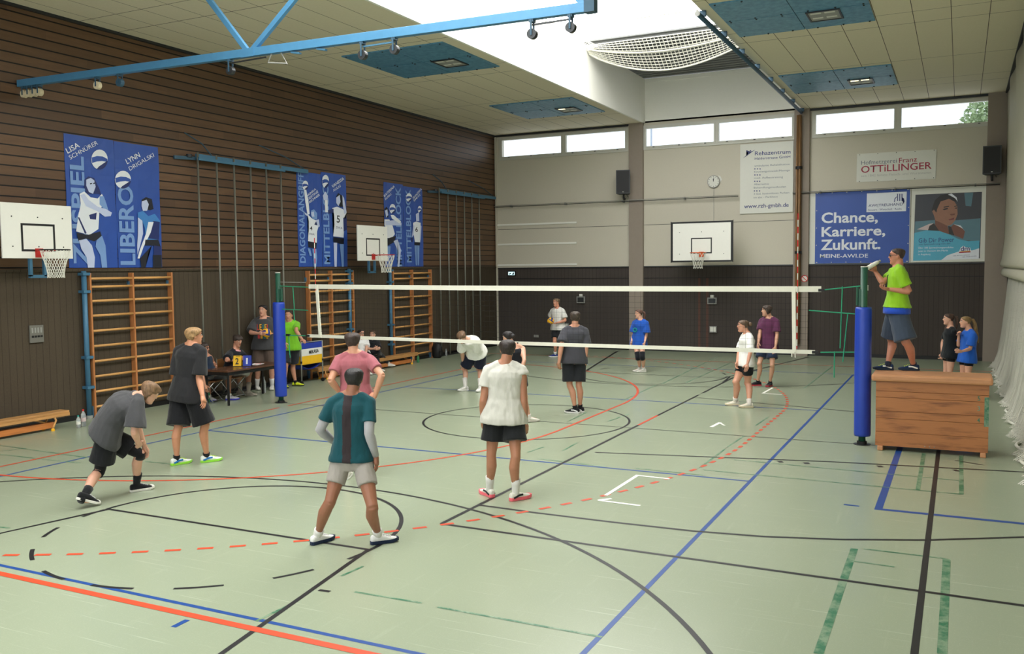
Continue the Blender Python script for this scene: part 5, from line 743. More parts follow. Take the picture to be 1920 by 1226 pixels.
while x < 9.3:
    bm_pts = ((x, 0, zbot(x)), (x, 0, ztop(x) - .08)); bar(bm, bm_pts[0], bm_pts[1], w); x += .1
for j in range(1, 10):
    f_ = j / 10
    for k in range(24):
        xa, xb = -.15 + 9.45 * k / 24, -.15 + 9.45 * (k + 1) / 24
        bar(bm, (xa, 0, zbot(xa) * (1 - f_) + (ztop(xa) - .08) * f_), (xb, 0, zbot(xb) * (1 - f_) + (ztop(xb) - .08) * f_), w * 1.3)
mesh('netting', bm, 'net_black', nt)
for x, dx in ((-.03, .06), (9.02, .02)):
    bm = B(); prism(bm, [(x - .028, ztop(x) - .01), (x + .028, ztop(x) - .01), (x + dx + .028, zbot(x) - .03), (x + dx - .028, zbot(x) - .03)], lambda a, b: (a, -.016, b), (0, .032, 0)); mesh('side_band', bm, 'tape_white', nt)
bm = B()
for x, z in ((9.0, 1.30), (9.05, 1.29)): bar(bm, (x, -.01, z + .05), (x + .005, -.01, z - .03), .012)
mesh('lace_end', bm, 'tape_white', nt)
cords = {1: B(), -1: B()}
def cord(*pts): tube(cords[1 if pts[0][0] > 4 else -1], pts, .009, 5)
for s, x0, xp in ((1, 9.42, 9.97), (-1, -.22, -.95)):
    cord((x0, 0, ztop(x0) - .06), (xp, 0, 2.345 if s > 0 else 2.36)); cord((x0, 0, zbot(x0)), (xp, 0, 1.37)); 
cord((9.25, -.02, 1.98), (9.97, -.02, 1.93)); cord((9.72, -.01, 2.34), (9.70, -.02, 1.42)); cord((9.80, -.01, 1.93), (9.74, -.02, 1.22)); cord((9.62, 0, 1.37), (9.62, -.02, .98))
cord((-.95, -.02, 1.90), (-.24, -.02, 1.88)); cord((-.62, 0, 2.35), (-.60, 0, 1.90)); cord((-.62, 0, 1.9), (-.60, 0, 1.66)); cord((-.76, 0, 1.38), (-.75, 0, .98)); cord((-.76, 0, 1.38), (-.74, 0, .92))
for s in (1, -1): mesh('tension_cord', cords[s], 'cord_green', nt)
bm = B()
for x, z in ((9.42, ztop(9.42) - .06), (9.34, zbot(9.34)), (-.28, zbot(-.28)), (-.78, 1.38)): box(bm, x - .04, x + .05, -.02, .02, z - .02, z + .02)
mesh('buckle', bm, 'black_rubber', nt)
mesh('steel_cable', tube(B(), [(-1.0, .01, 2.44), (-.3, .01, 2.43)], .007, 5), 'grey_box', nt)
for x, z1, lab in ((-.04, 3.30, 'red and white antenna at the left end of the net'), (9.08, 3.44, 'red and white antenna at the right end of the net')):
    bm = B()
    z0 = ztop(x) - .95 if x > 0 else ztop(x) - .12; zz = z1; k = 0
    while zz > z0 + .02:
        za = max(z0, zz - .1); tube(bm, [(x, -.02, za), (x, -.02, zz)], .0075, 8, mi=k % 2); zz = za; k += 1
    o = mesh('net_antenna', bm, ['red_paint', 'sign_white']); tag(o, lab, 'antenna', 'antennas on the net')
# ------------------------------------------------------------------ vaulting box
t_ = empty('vaulting_box', (10.2, -.36, 0), 'brown wooden vaulting box the referee stands on', 'vaulting box')
zs = [.07, .275, .47, .575, .77, .86, 1.0]
for k, (a, b) in enumerate(zip(zs, zs[1:])):
    s = mesh('box_section', box(B(), .03, 1.465, 0, .58, a, b - .004), 'vault', t_, bevel=.003)
mesh('padded_top', box(B(), -.03, 1.51, -.06, .64, 1.0, 1.10), 'vault_top', t_, bevel=.03)
for x in (.06, 1.37):
    for y in (-.02, .52): mesh('foot', box(B(), x, x + .075, y, y + .08, 0, .07), 'vault_top', t_, bevel=.012)
for s, z in (('5', .785), ('3', .645), ('4', .485)): tag(letters(s, 'line_green', (1.325, -.003, z), (1, 0, 0), (0, 0, 1), .035, .065, t_, 'number', .8), 'green painted number')
mesh('stripe', box(B(), 1.41, 1.4655, -.002, 0, .43, .835), 'line_green', t_); bm = B()
for x in (.68, .74, .80): ball_mesh(bm, (x, -.002, .10), .008, 6, 4)
mesh('screw', bm, 'grey_box', t_)
# ------------------------------------------------------------------ benches
def bench(loc, L_, label, grp='long gym benches by the left wall'):
    t_ = empty('gym_bench', loc, label, 'bench', grp)
    mesh('seat', box(B(), -.12, .12, 0, L_, .27, .31), 'bench_wood', t_, bevel=.006); mesh('edge_board', box(box(B(), -.125, -.10, 0, L_, .22, .27), .1, .125, 0, L_, .22, .27), 'bench_wood', t_)
    mesh('base_beam', box(B(), -.05, .05, .25, L_ - .25, .04, .14), 'base_wood', t_, bevel=.005)
    for y, s in ((.3, 1), (L_ - .3, -1)):
        for x in (-.1, .1): mesh('leg', tube(B(), [(x, y, .27), (x * 1.15, y - s * .04, .17), (x * 1.25, y + s * .01, .09), (x * 1.2, y + s * .03, .03)], .017, 8), 'rung_wood', t_, smooth=True); mesh('rubber_foot', lathe(B(), (x * 1.2, y + s * .03, 0), ((.03, 0), (.03, .03), (.02, .045))), 'ball_yellow', t_)
        mesh('brace', bar(B(), (0, y + s * .03, .12), (0, y + s * .45, .27), .025), 'rung_wood', t_)
bench((-2.55, -7.75, 0), 4.0, 'long wooden bench at the left picture edge below the socket panel')
bench((-2.67, 3.15, 0), 1.35, 'short end of a bench under the middle wall bars behind the pink shirt'); bench((-2.66, 4.55, 0), 3.05, 'long wooden bench two spectators sit on')
# ------------------------------------------------------------------ scorers table and chairs
t_ = empty('scorers_table', (-2.32, -.78, 0), 'dark wood scorers table with black steel legs', 'table')
mesh('tabletop', box(B(), 0, .66, 0, 1.72, .665, .70), 'table_wood', t_, bevel=.004); mesh('apron', box(box(box(B(), .02, .64, .02, .045, .60, .665), .02, .04, .045, 1.70, .60, .665), .615, .64, .045, 1.70, .60, .665), 'black_paint', t_)
for x in (.03, .60):
    for y in (.03, 1.65): mesh('leg', box(B(), x, x + .035, y, y + .035, 0, .665), 'black_rubber', t_)
def chair(x, y, face, lab):
    t_ = empty('folding_chair', (x, y, 0), lab, 'chair', 'chairs behind the scorers table', math.atan2(-face[0], face[1]))
    mesh('seat', box(B(), -.2, .2, -.19, .2, .425, .445), 'chair_wood', t_, bevel=.006); mesh('backrest', box(B(), -.2, .2, -.25, -.23, .60, .82), 'chair_wood', t_, bevel=.006)
    for s in (-1, 1):
        mesh('leg', tube(B(), [(s * .21, -.24, .84), (s * .21, -.22, .44), (s * .21, .17, .0)], .011, 8), 'chrome', t_, smooth=True); mesh('leg', tube(B(), [(s * .19, .17, .43), (s * .19, -.22, 0)], .011, 8), 'chrome', t_, smooth=True)
    mesh('stretcher', tube(tube(B(), [(-.21, .13, .04), (.21, .13, .04)], .009, 6), [(-.19, -.19, .04), (.19, -.19, .04)], .009, 6), 'chrome', t_)
# flip scoreboard and score sheet
t_ = empty('scoreboard', (-2.02, .02, .70), 'flip scoreboard with a yellow 2 and a blue 1 on the scorers table', 'scoreboard', None, .50)
mesh('base', box(B(), -.19, .19, -.06, .08, 0, .012), 'black_paint', t_)
for x, m, ink, s in ((-.18, 'cart_yellow', 'black_paint', '2'), (.02, 'cart_blue', 'print_white', '1')):
    bm = B(); prism(bm, [(-.055, .012), (-.047, .012), (.008, .22), (0, .222)], lambda a, b, x=x: (x, a, b), (.165, 0, 0)); prism(bm, [(.06, .012), (.068, .012), (.01, .222), (.002, .22)], lambda a, b, x=x: (x, a, b), (.165, 0, 0)); mesh('score_card', bm, m, t_)
    letters(s, ink, (x + (.045 if s == '2' else .065), -.052, .05), (1, 0, 0), (0, .25, 1), .07 if s == '2' else .035, .13, t_, 'score_numeral', 1.2, nrm_off=.004)
bm = B(); box(bm, -.13, -.04, -.008, .0, .205, .212); mesh('ring_binding', bm, 'black_paint', t_)
o = mesh('score_sheet', box(B(), -.11, .11, -.16, .16, 0, .004), 'paper', loc=(-2.02, .42, .70)); o.rotation_euler = (0, 0, .3); tag(o, 'white score sheet lying on the scorers table', 'paper')
mesh('pen', tube(B(), [(-.02, -.02, .008), (.09, .06, .008)], .004, 6), 'red_paint', o)
# ------------------------------------------------------------------ ball cart
t_ = empty('ball_cart', (-2.45, 2.38, 0), 'ball cart with blue, white and yellow fabric sides under the green player', 'ball cart')
cx0, cx1, cy0, cy1 = -.62, .0, .02, .80
for x in (cx0, cx1):
    for y in (cy0, cy1):
        l_ = mesh('leg', tube(B(), [(x, y, .08), (x, y, .98)], .016, 10), 'grey_box', t_, smooth=True); lathe_b = B(); tube(lathe_b, [(x, y - .018, .045), (x, y + .018, .045)], .045, 14); mesh('caster', lathe_b, 'black_rubber', l_); mesh('joint', tube(B(), [(x, y, .50), (x, y, .55)], .024, 10), 'black_rubber', l_)
def side(bm, pa, pb, za, zb_, sag=0.0):
    N = 10; R1, R2 = [], []
    for k in range(N + 1):
        u = k / N; q = Vector(pa).lerp(Vector(pb), u); s = sag * math.sin(PI * u); R1.append(bm.verts.new((q.x, q.y, za))); R2.append(bm.verts.new((q.x, q.y, zb_ - s)))
    for k in range(N): bm.faces.new((R1[k], R1[k + 1], R2[k + 1], R2[k]))
cor = [(cx1, cy0), (cx1, cy1), (cx0, cy1), (cx0, cy0)]
for z0, z1, m, nm, sg in ((.83, 1.0, 'cart_blue', 'blue_band', .045), (.665, .83, 'cart_white', 'white_band', 0), (.475, .665, 'cart_yellow', 'yellow_band', 0)):
    bm = B()
    for k in range(4): side(bm, (*cor[k], 0), (*cor[(k + 1) % 4], 0), z0, z1, sg)
    bm.normal_update(); r_ = bmesh.ops.solidify(bm, geom=list(bm.faces), thickness=.006); mesh(nm, bm, m, t_)
bm = B(); box(bm, cx0 + .01, cx1 - .01, cy0 + .01, cy1 - .01, .46, .475)
for v in bm.verts: pass
mesh('floor_panel', bm, 'cart_yellow', t_); bm = B(); rows = []
for k in range(9):
    u = k / 8; s = .16 * math.sin(PI * u); y = cy0 + .02 + (cy1 - cy0 - .04) * u
    rows.append([bm.verts.new((x, y, .455 - s * (1 - .3 * abs(2 * (x - cx0) / (cx1 - cx0) - 1)))) for x in (cx0 + .02, cx0 + .2, cx1 - .2, cx1 - .02)])
for a, b in zip(rows, rows[1:]):
    for i in range(3): bm.faces.new((a[i], a[i + 1], b[i + 1], b[i]))
bm.normal_update(); bmesh.ops.solidify(bm, geom=list(bm.faces), thickness=.005); mesh('hanging_bag', bm, 'cart_blue', t_)
letters('MIKASA', 'black_paint', (cx1 + .008, cy0 + .28, .70), (0, 1, .05), (0, -.05, 1), .36, .085, t_, 'lettering', 1.4); letters('SA', 'black_paint', (cx0 + .36, cy0 - .008, .71), (1, 0, 0), (0, 0, 1), .18, .06, t_, 'lettering', 1.2)
mesh('top_rim', tube(tube(B(), [(cx1, cy0, .985), (cx1, cy1, .985)], .012, 8), [(cx0, cy0, .985), (cx1, cy0, .985)], .012, 8), 'grey_box', t_)
# ------------------------------------------------------------------ balls
def volleyball(loc, r, label, rot=(0.3, 0.5, 0.2)):
    bm = B(); ball_mesh(bm, (0, 0, 0), r, 40, 28)
    from mathutils import Euler
    R_ = Euler(rot).to_matrix()
    for f in bm.faces:
        c = (R_ @ f.calc_center_median()).normalized(); a = [abs(c.x), abs(c.y), abs(c.z)]; ax = a.index(max(a)); t1 = c[(ax + 1) % 3] / a[ax]
        f.material_index = 1 if (ax != 2 and abs(t1) < .30) or (ax == 2 and abs(abs(t1) - .72) < .28) else 0
    o = mesh('volleyball', bm, ['ball_yellow', 'ball_blue'], loc=loc, smooth=True); return tag(o, label, 'ball')
volleyball((-2.452, 1.248, 1.300), .105, 'yellow and blue volleyball held by the player behind the scorers table'); volleyball((.475, 10.14, 1.105), .105, 'yellow and blue volleyball held by the far player in white', (1.2, .3, .9))
for k, (dx, dy, dz) in enumerate(((-.18, .2, .585), (-.2, .56, .585), (-.43, .38, .585))):
    volleyball((-2.45 + dx, 2.38 + dy, dz), .105, ('yellow and blue volleyball lying in the ball cart, nearest the camera', 'yellow and blue volleyball lying in the right part of the ball cart', 'yellow and blue volleyball lying at the back of the ball cart')[k], (k, .4 * k, .2))
o = mesh('basketball', ball_mesh(B(), (0, 0, .12), .12, 24, 16), 'brown_leather', loc=(-2.86, 6.95, 0), smooth=True); tag(o, 'brown ball on the floor behind the right bench end', 'ball')
# ------------------------------------------------------------------ bottles, bags
def bottle(loc, h, r, body, capm, label, lab_m=None, name='water_bottle'):
    t_ = empty(name, loc, label, 'bottle'); bm = B(); lathe(bm, (0, 0, 0), ((r * .7, 0), (r, .012), (r, h * .62), (r * .92, h * .70), (r * .42, h * .86), (r * .38, h * .93)), 18); mesh('body', bm, body, t_, smooth=True)
    mesh('cap', lathe(B(), (0, 0, h * .91), ((r * .44, 0), (r * .44, h * .09)), 14), capm, t_)
    if lab_m: mesh('wrapper', lathe(B(), (0, 0, 0), ((r * 1.02, h * .3), (r * 1.02, h * .52)), 18), lab_m, t_)
bottle((-2.33, -3.56, 0), .30, .042, 'clear', 'red_paint', 'clear water bottle with a red cap at the end of the left bench', 'poster_pink'); bottle((-2.28, -3.70, 0), .22, .036, 'clear', 'turquoise', 'clear water bottle with a turquoise cap at the end of the left bench', 'sign_white')
bottle((-2.48, -.50, 0), .26, .036, 'greenclear', 'dark_metal', 'greenish bottle on the floor at the left table leg', 'sign_white'); bottle((-2.33, .98, 0), .36, .05, 'clear', 'chrome', 'tall clear drinking bottle on the floor beside the padded left post', None, 'drinking_bottle')
bottle((-2.62, 7.72, 0), .22, .04, 'greenclear', 'post_green', 'green plastic bottle at the far end of the right bench'); bottle((-2.86, 9.34, 0), .24, .035, 'clear', 'black_paint', 'dark-capped bottle beside the black backpack', 'sign_white'); bottle((-2.86, 9.70, 0), .22, .034, 'clear', 'grey_box', 'clear bottle in front of the far climbing poles')
bottle((-2.68, 4.20, .31), .26, .037, 'turquoise', 'turquoise', 'turquoise drinking bottle on the bench behind the pink shirt', None, 'drinking_bottle')
bm = B(); lathe(bm, (0, 0, 0), ((.12, 0), (.17, .06), (.17, .3), (.12, .42), (.03, .46)), 16)
for v in bm.verts: v.co.y *= .75; v.co += Vector((noise.noise(v.co * 9), noise.noise(v.co * 9 + Vector((3, 1, 2))), 0)) * .02
bk = mesh('backpack', bm, 'black_rubber', loc=(-2.80, 9.06, 0), smooth=True); tag(bk, 'black backpack leaning at the furthest wall bars', 'bag'); mesh('pocket', box(B(), .12, .19, -.08, .08, .06, .22), 'black_paint', bk, bevel=.02); mesh('strap', tube(B(), [(.0, -.05, .44), (.03, 0, .5), (.0, .05, .44)], .012, 6), 'black_rubber', bk)
bm = B(); lathe(bm, (0, 0, 0), ((.07, 0), (.10, .05), (.09, .16), (.04, .22), (.06, .27)), 12)
for v in bm.verts: v.co += Vector((noise.noise(v.co * 14), noise.noise(v.co * 14 + Vector((3, 1, 2))), 0)) * .025
o = mesh('plastic_bag', bm, 'sign_white', loc=(-2.7, 4.95, .31), smooth=True); tag(o, 'crumpled white bag on the bench beside the seated woman in white', 'bag')
# ------------------------------------------------------------------ people
UP = Vector((0, 0, 1))
HEAD = [(-.116, .074, .034, .020), (-.108, .083, .018, .033), (-.09, .091, -.012, .044), (-.07, .093, -.035, .052), (-.045, .095, -.055, .059), (-.015, .096, -.076, .065), (.02, .093, -.091, .071), (.048, .097, -.098, .075), (.072, .091, -.097, .0745), (.09, .074, -.085, .066), (.104, .046, -.06, .047), (.112, .014, -.028, .02)]
def head_slice(z):
    if z <= HEAD[0][0]: return HEAD[0][1:]
    for a, b in zip(HEAD, HEAD[1:]):
        if z <= b[0]:
            t = (z - a[0]) / (b[0] - a[0]); return tuple(a[i] + (b[i] - a[i]) * t for i in (1, 2, 3))
    return HEAD[-1][1:]
def smooth(a, b, x): t = max(0, min(1, (x - a) / (b - a))); return t * t * (3 - 2 * t)
class Person:
    def __init__(s, key, sp):
        J = POSE[key]; s.sp = sp; s.H = sp['H']; s.z0 = sp.get('z0', 0.0)
        pel = Vector(J['pel']); s.base = Vector((pel.x, pel.y, s.z0))
        s.J = {}
        for k, v in J.items():
            for sd, q in (zip('lr', v) if isinstance(v[0], list) else (('', v),)):
                s.J[k + sd] = Vector(q) if k in ('fb', 'fs', 'fh', 'toe') else Vector(q) - s.base
        s.fb, s.fs, s.fh = s.J['fb'], s.J['fs'], s.J['fh']
        s.pel, s.neck = s.J['pel'], s.J['neck']; s.tr = (s.neck - s.pel); s.tl = s.tr.length; s.up = s.tr / s.tl
        s.w = sp.get('w', 1.0); s.k = s.H / 1.75; s.bend = sp.get('round', .0)
        s.rt = s.fb.cross(UP).normalized(); s.rs = s.fs.cross(UP).normalized()
    def trunk(s, t, ease=0.0, wide=1.0, cloth_=False):
        prof = [(-.16, .070, .060), (-.08, .090, .070), (0, .101, .074), (.14, .096, .068), (.36, .083, .058), (.6, .094, .064), (.78, .102, .066), (.90, .088, .056), (.97, .055, .046), (1.04, .036, .038)]
        tq = max(t, .02) if cloth_ else t
        for a, b in zip(prof, prof[1:]):
            if tq <= b[0] or b is prof[-1]:
                q = max(0, min(1, (tq - a[0]) / (b[0] - a[0]))); A = a[1] + (b[1] - a[1]) * q; Bv = a[2] + (b[2] - a[2]) * q; break
        if cloth_:
            if t < .6: A = max(A, .092); Bv = max(Bv, .064)
            Bt = s.sp.get('bottom', {}); q = 1 - smooth(.05, .25, t); A = A + (.114 * max(1, s.sp.get('lw', 1)) - A) * q if A < .114 else A; eb = Bt.get('ease', 0)
            ease = max(ease, ease + q * (eb * .9 + .008 - ease)); Bv += .004 * q
        fem = s.sp.get('fem', 0)
        if fem: A *= (.93 if t > .5 else 1.0) * (.9 if .2 < t < .5 else 1); Bv *= .95 + (.12 if .6 < t < .8 else 0)
        r = s.rt.lerp(s.rs, max(0, min(1, t))); r = (r - s.up * r.dot(s.up)).normalized(); f = s.up.cross(r).normalized()
        c = s.pel + s.tr * t - f * s.bend * math.sin(PI * max(0, min(1, t))) + f * (.0 if t < .9 else .012)
        return c, r, f, A * s.H * s.w * wide + ease, Bv * s.H * s.w + ease
    def torso(s, bm, ts, ease=0.0, wide=1.0, p=.85, n=20, flare=None, cloth_=False):
        R_ = []
        for t in ts:
            c, r, f, a, b = s.trunk(t, ease, wide, cloth_)
            if flare: e = flare(t); a += e; b += e
            R_.append(ring(bm, c, r, f, a, b, n, p))
        skinrings(bm, R_)
    def limb(s, bm, a, b, prof, ref=None, n=12):
        """prof: (fraction, radius[, radius2])"""
        a, b = Vector(a), Vector(b); tube(bm, [a.lerp(b, q[0]) for q in prof], [(q[1] * s.H, (q[2] if len(q) > 2 else q[1]) * s.H) for q in prof], n, ref)
    def head_frame(s):
        h = s.J['head']; p_ = math.radians(s.sp.get('pitch', 0)); roll = math.radians(s.sp.get('roll', 0))
        y = (s.fh * math.cos(p_) - UP * math.sin(p_)).normalized(); x = s.fh.cross(UP).normalized(); z = x.cross(y)
        x, z = x * math.cos(roll) + z * math.sin(roll), z * math.cos(roll) - x * math.sin(roll)
        return h, x, y, z, s.k * s.sp.get('hs', 1.0)
    def HP(s, x, y, z): h, X, Y, Z, k = s.HF; return h + (X * x + Y * y + Z * z) * k
    def build(s):
        sp, J, H = s.sp, s.J, s.H; s.HF = s.head_frame(); _, X, Y, Z, k = s.HF; fem = sp.get('fem', 0); lw = sp.get('lw', 1.0); aw = sp.get('aw', 1.0) * (.88 if fem else 1)
        bm = B()
        # torso, neck, head
        s.torso(bm, [-.14, -.08, 0, .14, .36, .6, .78, .9, .97, 1.03])
        nk = s.neck - s.up * .03 * H; tube(bm, [nk, s.neck.lerp(s.HP(0, -.02, -.03), .5), s.HP(0, -.012, -.01)], [.040 * H * s.w, .0345 * H * s.w, .033 * H * s.w], 14)
        R_ = []
        for z, fy, by, hw in HEAD: R_.append(ring(bm, s.HP(0, (fy + by) / 2, z), X, Y, hw * k, (fy - by) / 2 * k, 20, .92))
        skinrings(bm, R_)
        tube(bm, [s.HP(0, .088, .035), s.HP(0, .104, .008), s.HP(0, .113, -.012), s.HP(0, .095, -.024)], [(.007 * k, .009 * k), (.009 * k, .011 * k), (.014 * k, .012 * k), (.011 * k, .008 * k)], 8, X)
        ball_mesh(bm, s.HP(0, .083, -.092), .018 * k, 10, 7); tube(bm, [s.HP(-.045, .078, .04), s.HP(0, .092, .042), s.HP(.045, .078, .04)], .011 * k, 8)
        for sg in (-1, 1): ball_mesh(bm, s.HP(sg * .073, -.008, .004), .031 * k, 10, 8, (.38, .6, 1.0), Matrix((X, Y, Z)).transposed())
        # arms
        for sd, sg in (('l', -1), ('r', 1)):
            sh, el, wr = J['sho' + sd], J['elb' + sd], J['wri' + sd]; cc, r, f, a, b = s.trunk(.86)
            tube(bm, [s.neck + s.up * .018 * H + r * sg * .012 * H, s.neck.lerp(sh, .55) + s.up * .012 * H, sh], [.024 * H, .030 * H * s.w, .030 * H * aw], 12)
            ball_mesh(bm, sh - s.up * .002 * H, .0335 * H * aw, 14, 10)
            s.limb(bm, sh, el, [(.0, .0315 * aw), (.15, .0335 * aw), (.5, .029 * aw), (.85, .024 * aw), (1.03, .0235 * aw)])
            s.limb(bm, el, wr, [(-.04, .0225 * aw), (.08, .0245 * aw), (.28, .0255 * aw), (.65, .020 * aw), (1.0, .0155 * aw), (1.12, .015 * aw)])
            # legs
            hp, kn, an = J['hip' + sd], J['kne' + sd], J['ank' + sd]
            s.limb(bm, hp + s.rt * sg * .006 * H, kn, [(-.12, .044 * lw), (0, .050 * lw), (.25, .048 * lw), (.6, .040 * lw), (.9, .032 * lw), (1.02, .0305 * lw)])
            ball_mesh(bm, kn + (s.fb * .006 * H), .031 * H * lw, 12, 8); back = -J['toe' + sd] * .012 * H
            s.limb(bm, kn, an, [(-.03, .030 * lw), (.1, .0305 * lw)]); A_, B_ = kn, an
            tube(bm, [kn, kn.lerp(an, .12) + back * .5, kn.lerp(an, .3) + back, kn.lerp(an, .55) + back * .6, kn.lerp(an, .85), an, an - UP * .03], [x * H * lw for x in (.0305, .0315, .0335, .028, .0195, .019, .019)], 12)
            ft = J['toe' + sd]; o_ = Vector((an.x, an.y, 0)) + UP * max(0.0, an.z - .085 * H / 1.78); tube(bm, [an - ft * .02 + UP * .0, o_ + UP * .05 + ft * .04, o_ + UP * .035 + ft * .13], [.030 * k, .032 * k, .026 * k], 10)
        me = fuse(bm, .0085 if sp.get('near') else .0105, 3, .5)
        # hands, eyes, mouth join the same mesh
        bm = B(); bm.from_mesh(me); bpy.data.meshes.remove(me)
        for f in bm.faces: f.smooth = True
        for sd, sg in (('l', -1), ('r', 1)): s.hand(bm, sd, sg)
        for sg in (-1, 1):
            ball_mesh(bm, s.HP(sg * .031, .0845, .019), .0125 * k, 10, 7, (1, .8, .75), Matrix((X, Y, Z)).transposed(), mi=1); ball_mesh(bm, s.HP(sg * .031, .0925, .019), .0062 * k, 8, 6, mi=2)
            tube(bm, [s.HP(sg * .015, .099, .041), s.HP(sg * .032, .095, .046), s.HP(sg * .05, .082, .040)], .0042 * k, 6, mi=2)
        tube(bm, [s.HP(-.024, .088, -.05), s.HP(0, .0985, -.047), s.HP(.024, .088, -.05)], [(.004 * k, .004 * k), (.009 * k, .007 * k), (.004 * k, .004 * k)], 8, Z, mi=3)
        me = bpy.data.meshes.new('person'); bm.to_mesh(me); bm.free()
        sk = skin('skin_%d_%d_%d' % sp['skin'], sp['skin'])
        s.o = link('person', me, [sk, 'eye_white', 'eye_dark', 'lip'], None, s.base); me.shade_smooth()
        tag(s.o, sp['label'], 'person', sp.get('group', 'people in the hall'))
        s.hair(); s.wear()
        return s.o
    def hand(s, bm, sd, sg):
        J, H = s.J, s.H; wr, tip = J['wri' + sd], J['tip' + sd]; d = (tip - wr).normalized(); L_ = .104 * H * (.94 if s.sp.get('fem') else 1)
        pm = s.sp.get('palm' + sd)
        if pm is None:
            c = s.pel.lerp(s.neck, .4); n_ = (c - wr)
        else: n_ = Vector(pm)
        n_ = n_ - d * n_.dot(d); n_ = n_.normalized() if n_.length > 1e-3 else s.fb
        th = s.fb + UP * .4; th = th - d * th.dot(d) - n_ * th.dot(n_)
        if th.length < .05: th = d.cross(n_)
        th.normalize(); th = d.cross(n_) * (1 if th.dot(d.cross(n_)) > 0 else -1); cu_ = s.sp.get('curl', .5)
        R_ = []
        for q, w, t in ((-.06, .0165, .0135), (.1, .0205, .0140), (.3, .0235, .0135), (.47, .0235, .0105)): R_.append(ring(bm, wr + d * q * L_, th, n_, w * H, t * H, 10, .8))
        skinrings(bm, R_)
        for f in range(4):
            ox = (.017 - .0112 * f) * H; ln = (.44, .49, .46, .36)[f] * L_; p = wr + d * L_ * (.45 - .012 * abs(f - 1)) + th * ox; ang = .15 + .1 * f * cu_; pts = [p]
            for q in (.45, .32, .25): p = p + (d * math.cos(ang) + n_ * math.sin(ang)) * ln * q; pts.append(p); ang += cu_ * (.8 + .1 * f)
            r0 = (.0052, .0054, .0052, .0045)[f] * H; tube(bm, pts, [r0, r0 * .95, r0 * .9, r0 * .7], 8)
        p = wr + d * L_ * .12 + th * .017 * H; q = p + (d * .75 + th * .75 + n_ * .25).normalized() * L_ * .25; r = q + (d * .95 + th * .2 + n_ * .4).normalized() * L_ * .22
        tube(bm, [p, q, r], [.0078 * H, .0062 * H, .0045 * H], 8)
    def hair(s):
        sp = s.sp; st = sp.get('hair', 'short'); _, X, Y, Z, k = s.HF; k = k * 1.0; hm = hairmat('hair_%d_%d_%d' % sp['hairc'], sp['hairc']); th = sp.get('hth', .013)
        front, side, back = {'short': (.082, .012, -.088), 'crop': (.082, .022, -.075), 'tied': (.078, .015, -.07), 'long': (.078, -.02, -.11), 'bushy': (.064, -.01, -.1), 'fringe': (.058, .005, -.085), 'bald': (.10, .035, -.05)}[st]
        bm = B(); R_ = []; NZ, NA = 30, 40; seed = Vector((len(sp['label']), 3.1, 1.7))
        for i in range(NZ + 1):
            z = -.108 + (.112 + .108) * i / NZ; fy, by, hw = head_slice(z); row = []
            for j in range(NA):
                a = 2 * PI * j / NA; ca, sa = math.cos(a), math.sin(a)         # a: angle from the front
                hl = front * max(0, ca) ** 1.2 + side * abs(sa) ** 1.5 + back * max(0, -ca) ** 1.0; hl += .010 * noise.noise(Vector((ca * 5, sa * 5, 0)) + seed)
                e = smooth(hl - .006, hl + .008, z); nz = noise.noise(Vector((ca * 2.2, sa * 2.2, z * 22)) + seed); off = -.014 + e * (.014 + th * (1 + .45 * nz) * (1 if z > .0 else .85))
                row.append(bm.verts.new(s.HP((hw + off) * sa, (fy + by) / 2 + ((fy - by) / 2 + off) * ca, z + max(0, z - .06) * th * 9 * e)))
            R_.append(row)
        skinrings(bm, R_)
        for extra in sp.get('hairx', ()):
            if extra == 'pony': tube(bm, [s.HP(0, -.09, .05), s.HP(0, -.14, .045), s.HP(0, -.165, -.02), s.HP(0, -.16, -.12), s.HP(0, -.15, -.2)], [.022 * k, .034 * k, .036 * k, .03 * k, .008 * k], 10)
            if extra == 'longpony': tube(bm, [s.HP(0, -.085, .05), s.HP(0, -.135, .05), s.HP(0.0, -.175, -.03), s.HP(0.01, -.20, -.16), s.HP(.02, -.235, -.30), s.HP(.02, -.255, -.43)], [.022 * k, .032 * k, .036 * k, .036 * k, .032 * k, .01 * k], 10)
            if extra == 'front': tube(bm, [s.HP(.06, -.05, -.05), s.HP(.075, .0, -.13), s.HP(.07, .05, -.2), s.HP(.06, .07, -.27)], [.022 * k, .024 * k, .022 * k, .006 * k], 8)
            if extra == 'bun': ball_mesh(bm, s.HP(0, -.13, .035), .045 * k, 12, 9)
            if extra == 'topbun': ball_mesh(bm, s.HP(0, -.115, .06), .035 * k, 12, 9)
            if extra == 'curtain':
                for sg in (-1, 1): tube(bm, [s.HP(sg * .06, .03, .07), s.HP(sg * .08, .02, .0), s.HP(sg * .078, .0, -.07)], [.018 * k, .022 * k, .012 * k], 8)
            if extra == 'quiff': tube(bm, [s.HP(-.04, .06, .105), s.HP(0, .075, .115), s.HP(.04, .06, .105)], [.014 * k, .022 * k, .014 * k], 8)
        mesh('hair', bm, hm, s.o, smooth=True)
        if sp.get('glasses'):
            bm = B(); g = sp['glasses']
            for sg in (-1, 1):
                tube(bm, [s.HP(sg * .034 + .023 * math.cos(a), .104, .018 + .017 * math.sin(a)) for a in [2 * PI * i / 14 for i in range(15)]], .0035 * k, 5, caps=False); bar(bm, s.HP(sg * .056, .103, .024), s.HP(sg * .078, .0, .02), .006 * k)
                if g == 'sun': tube(bm, [s.HP(sg * .034, .101, .018), s.HP(sg * .034, .105, .018)], [(.026 * k, .018 * k)] * 2, 14, X)
            bar(bm, s.HP(-.012, .107, .022), s.HP(.012, .107, .022), .004 * k); mesh('sunglasses' if g == 'sun' else 'glasses', bm, 'glass_dark', s.o)
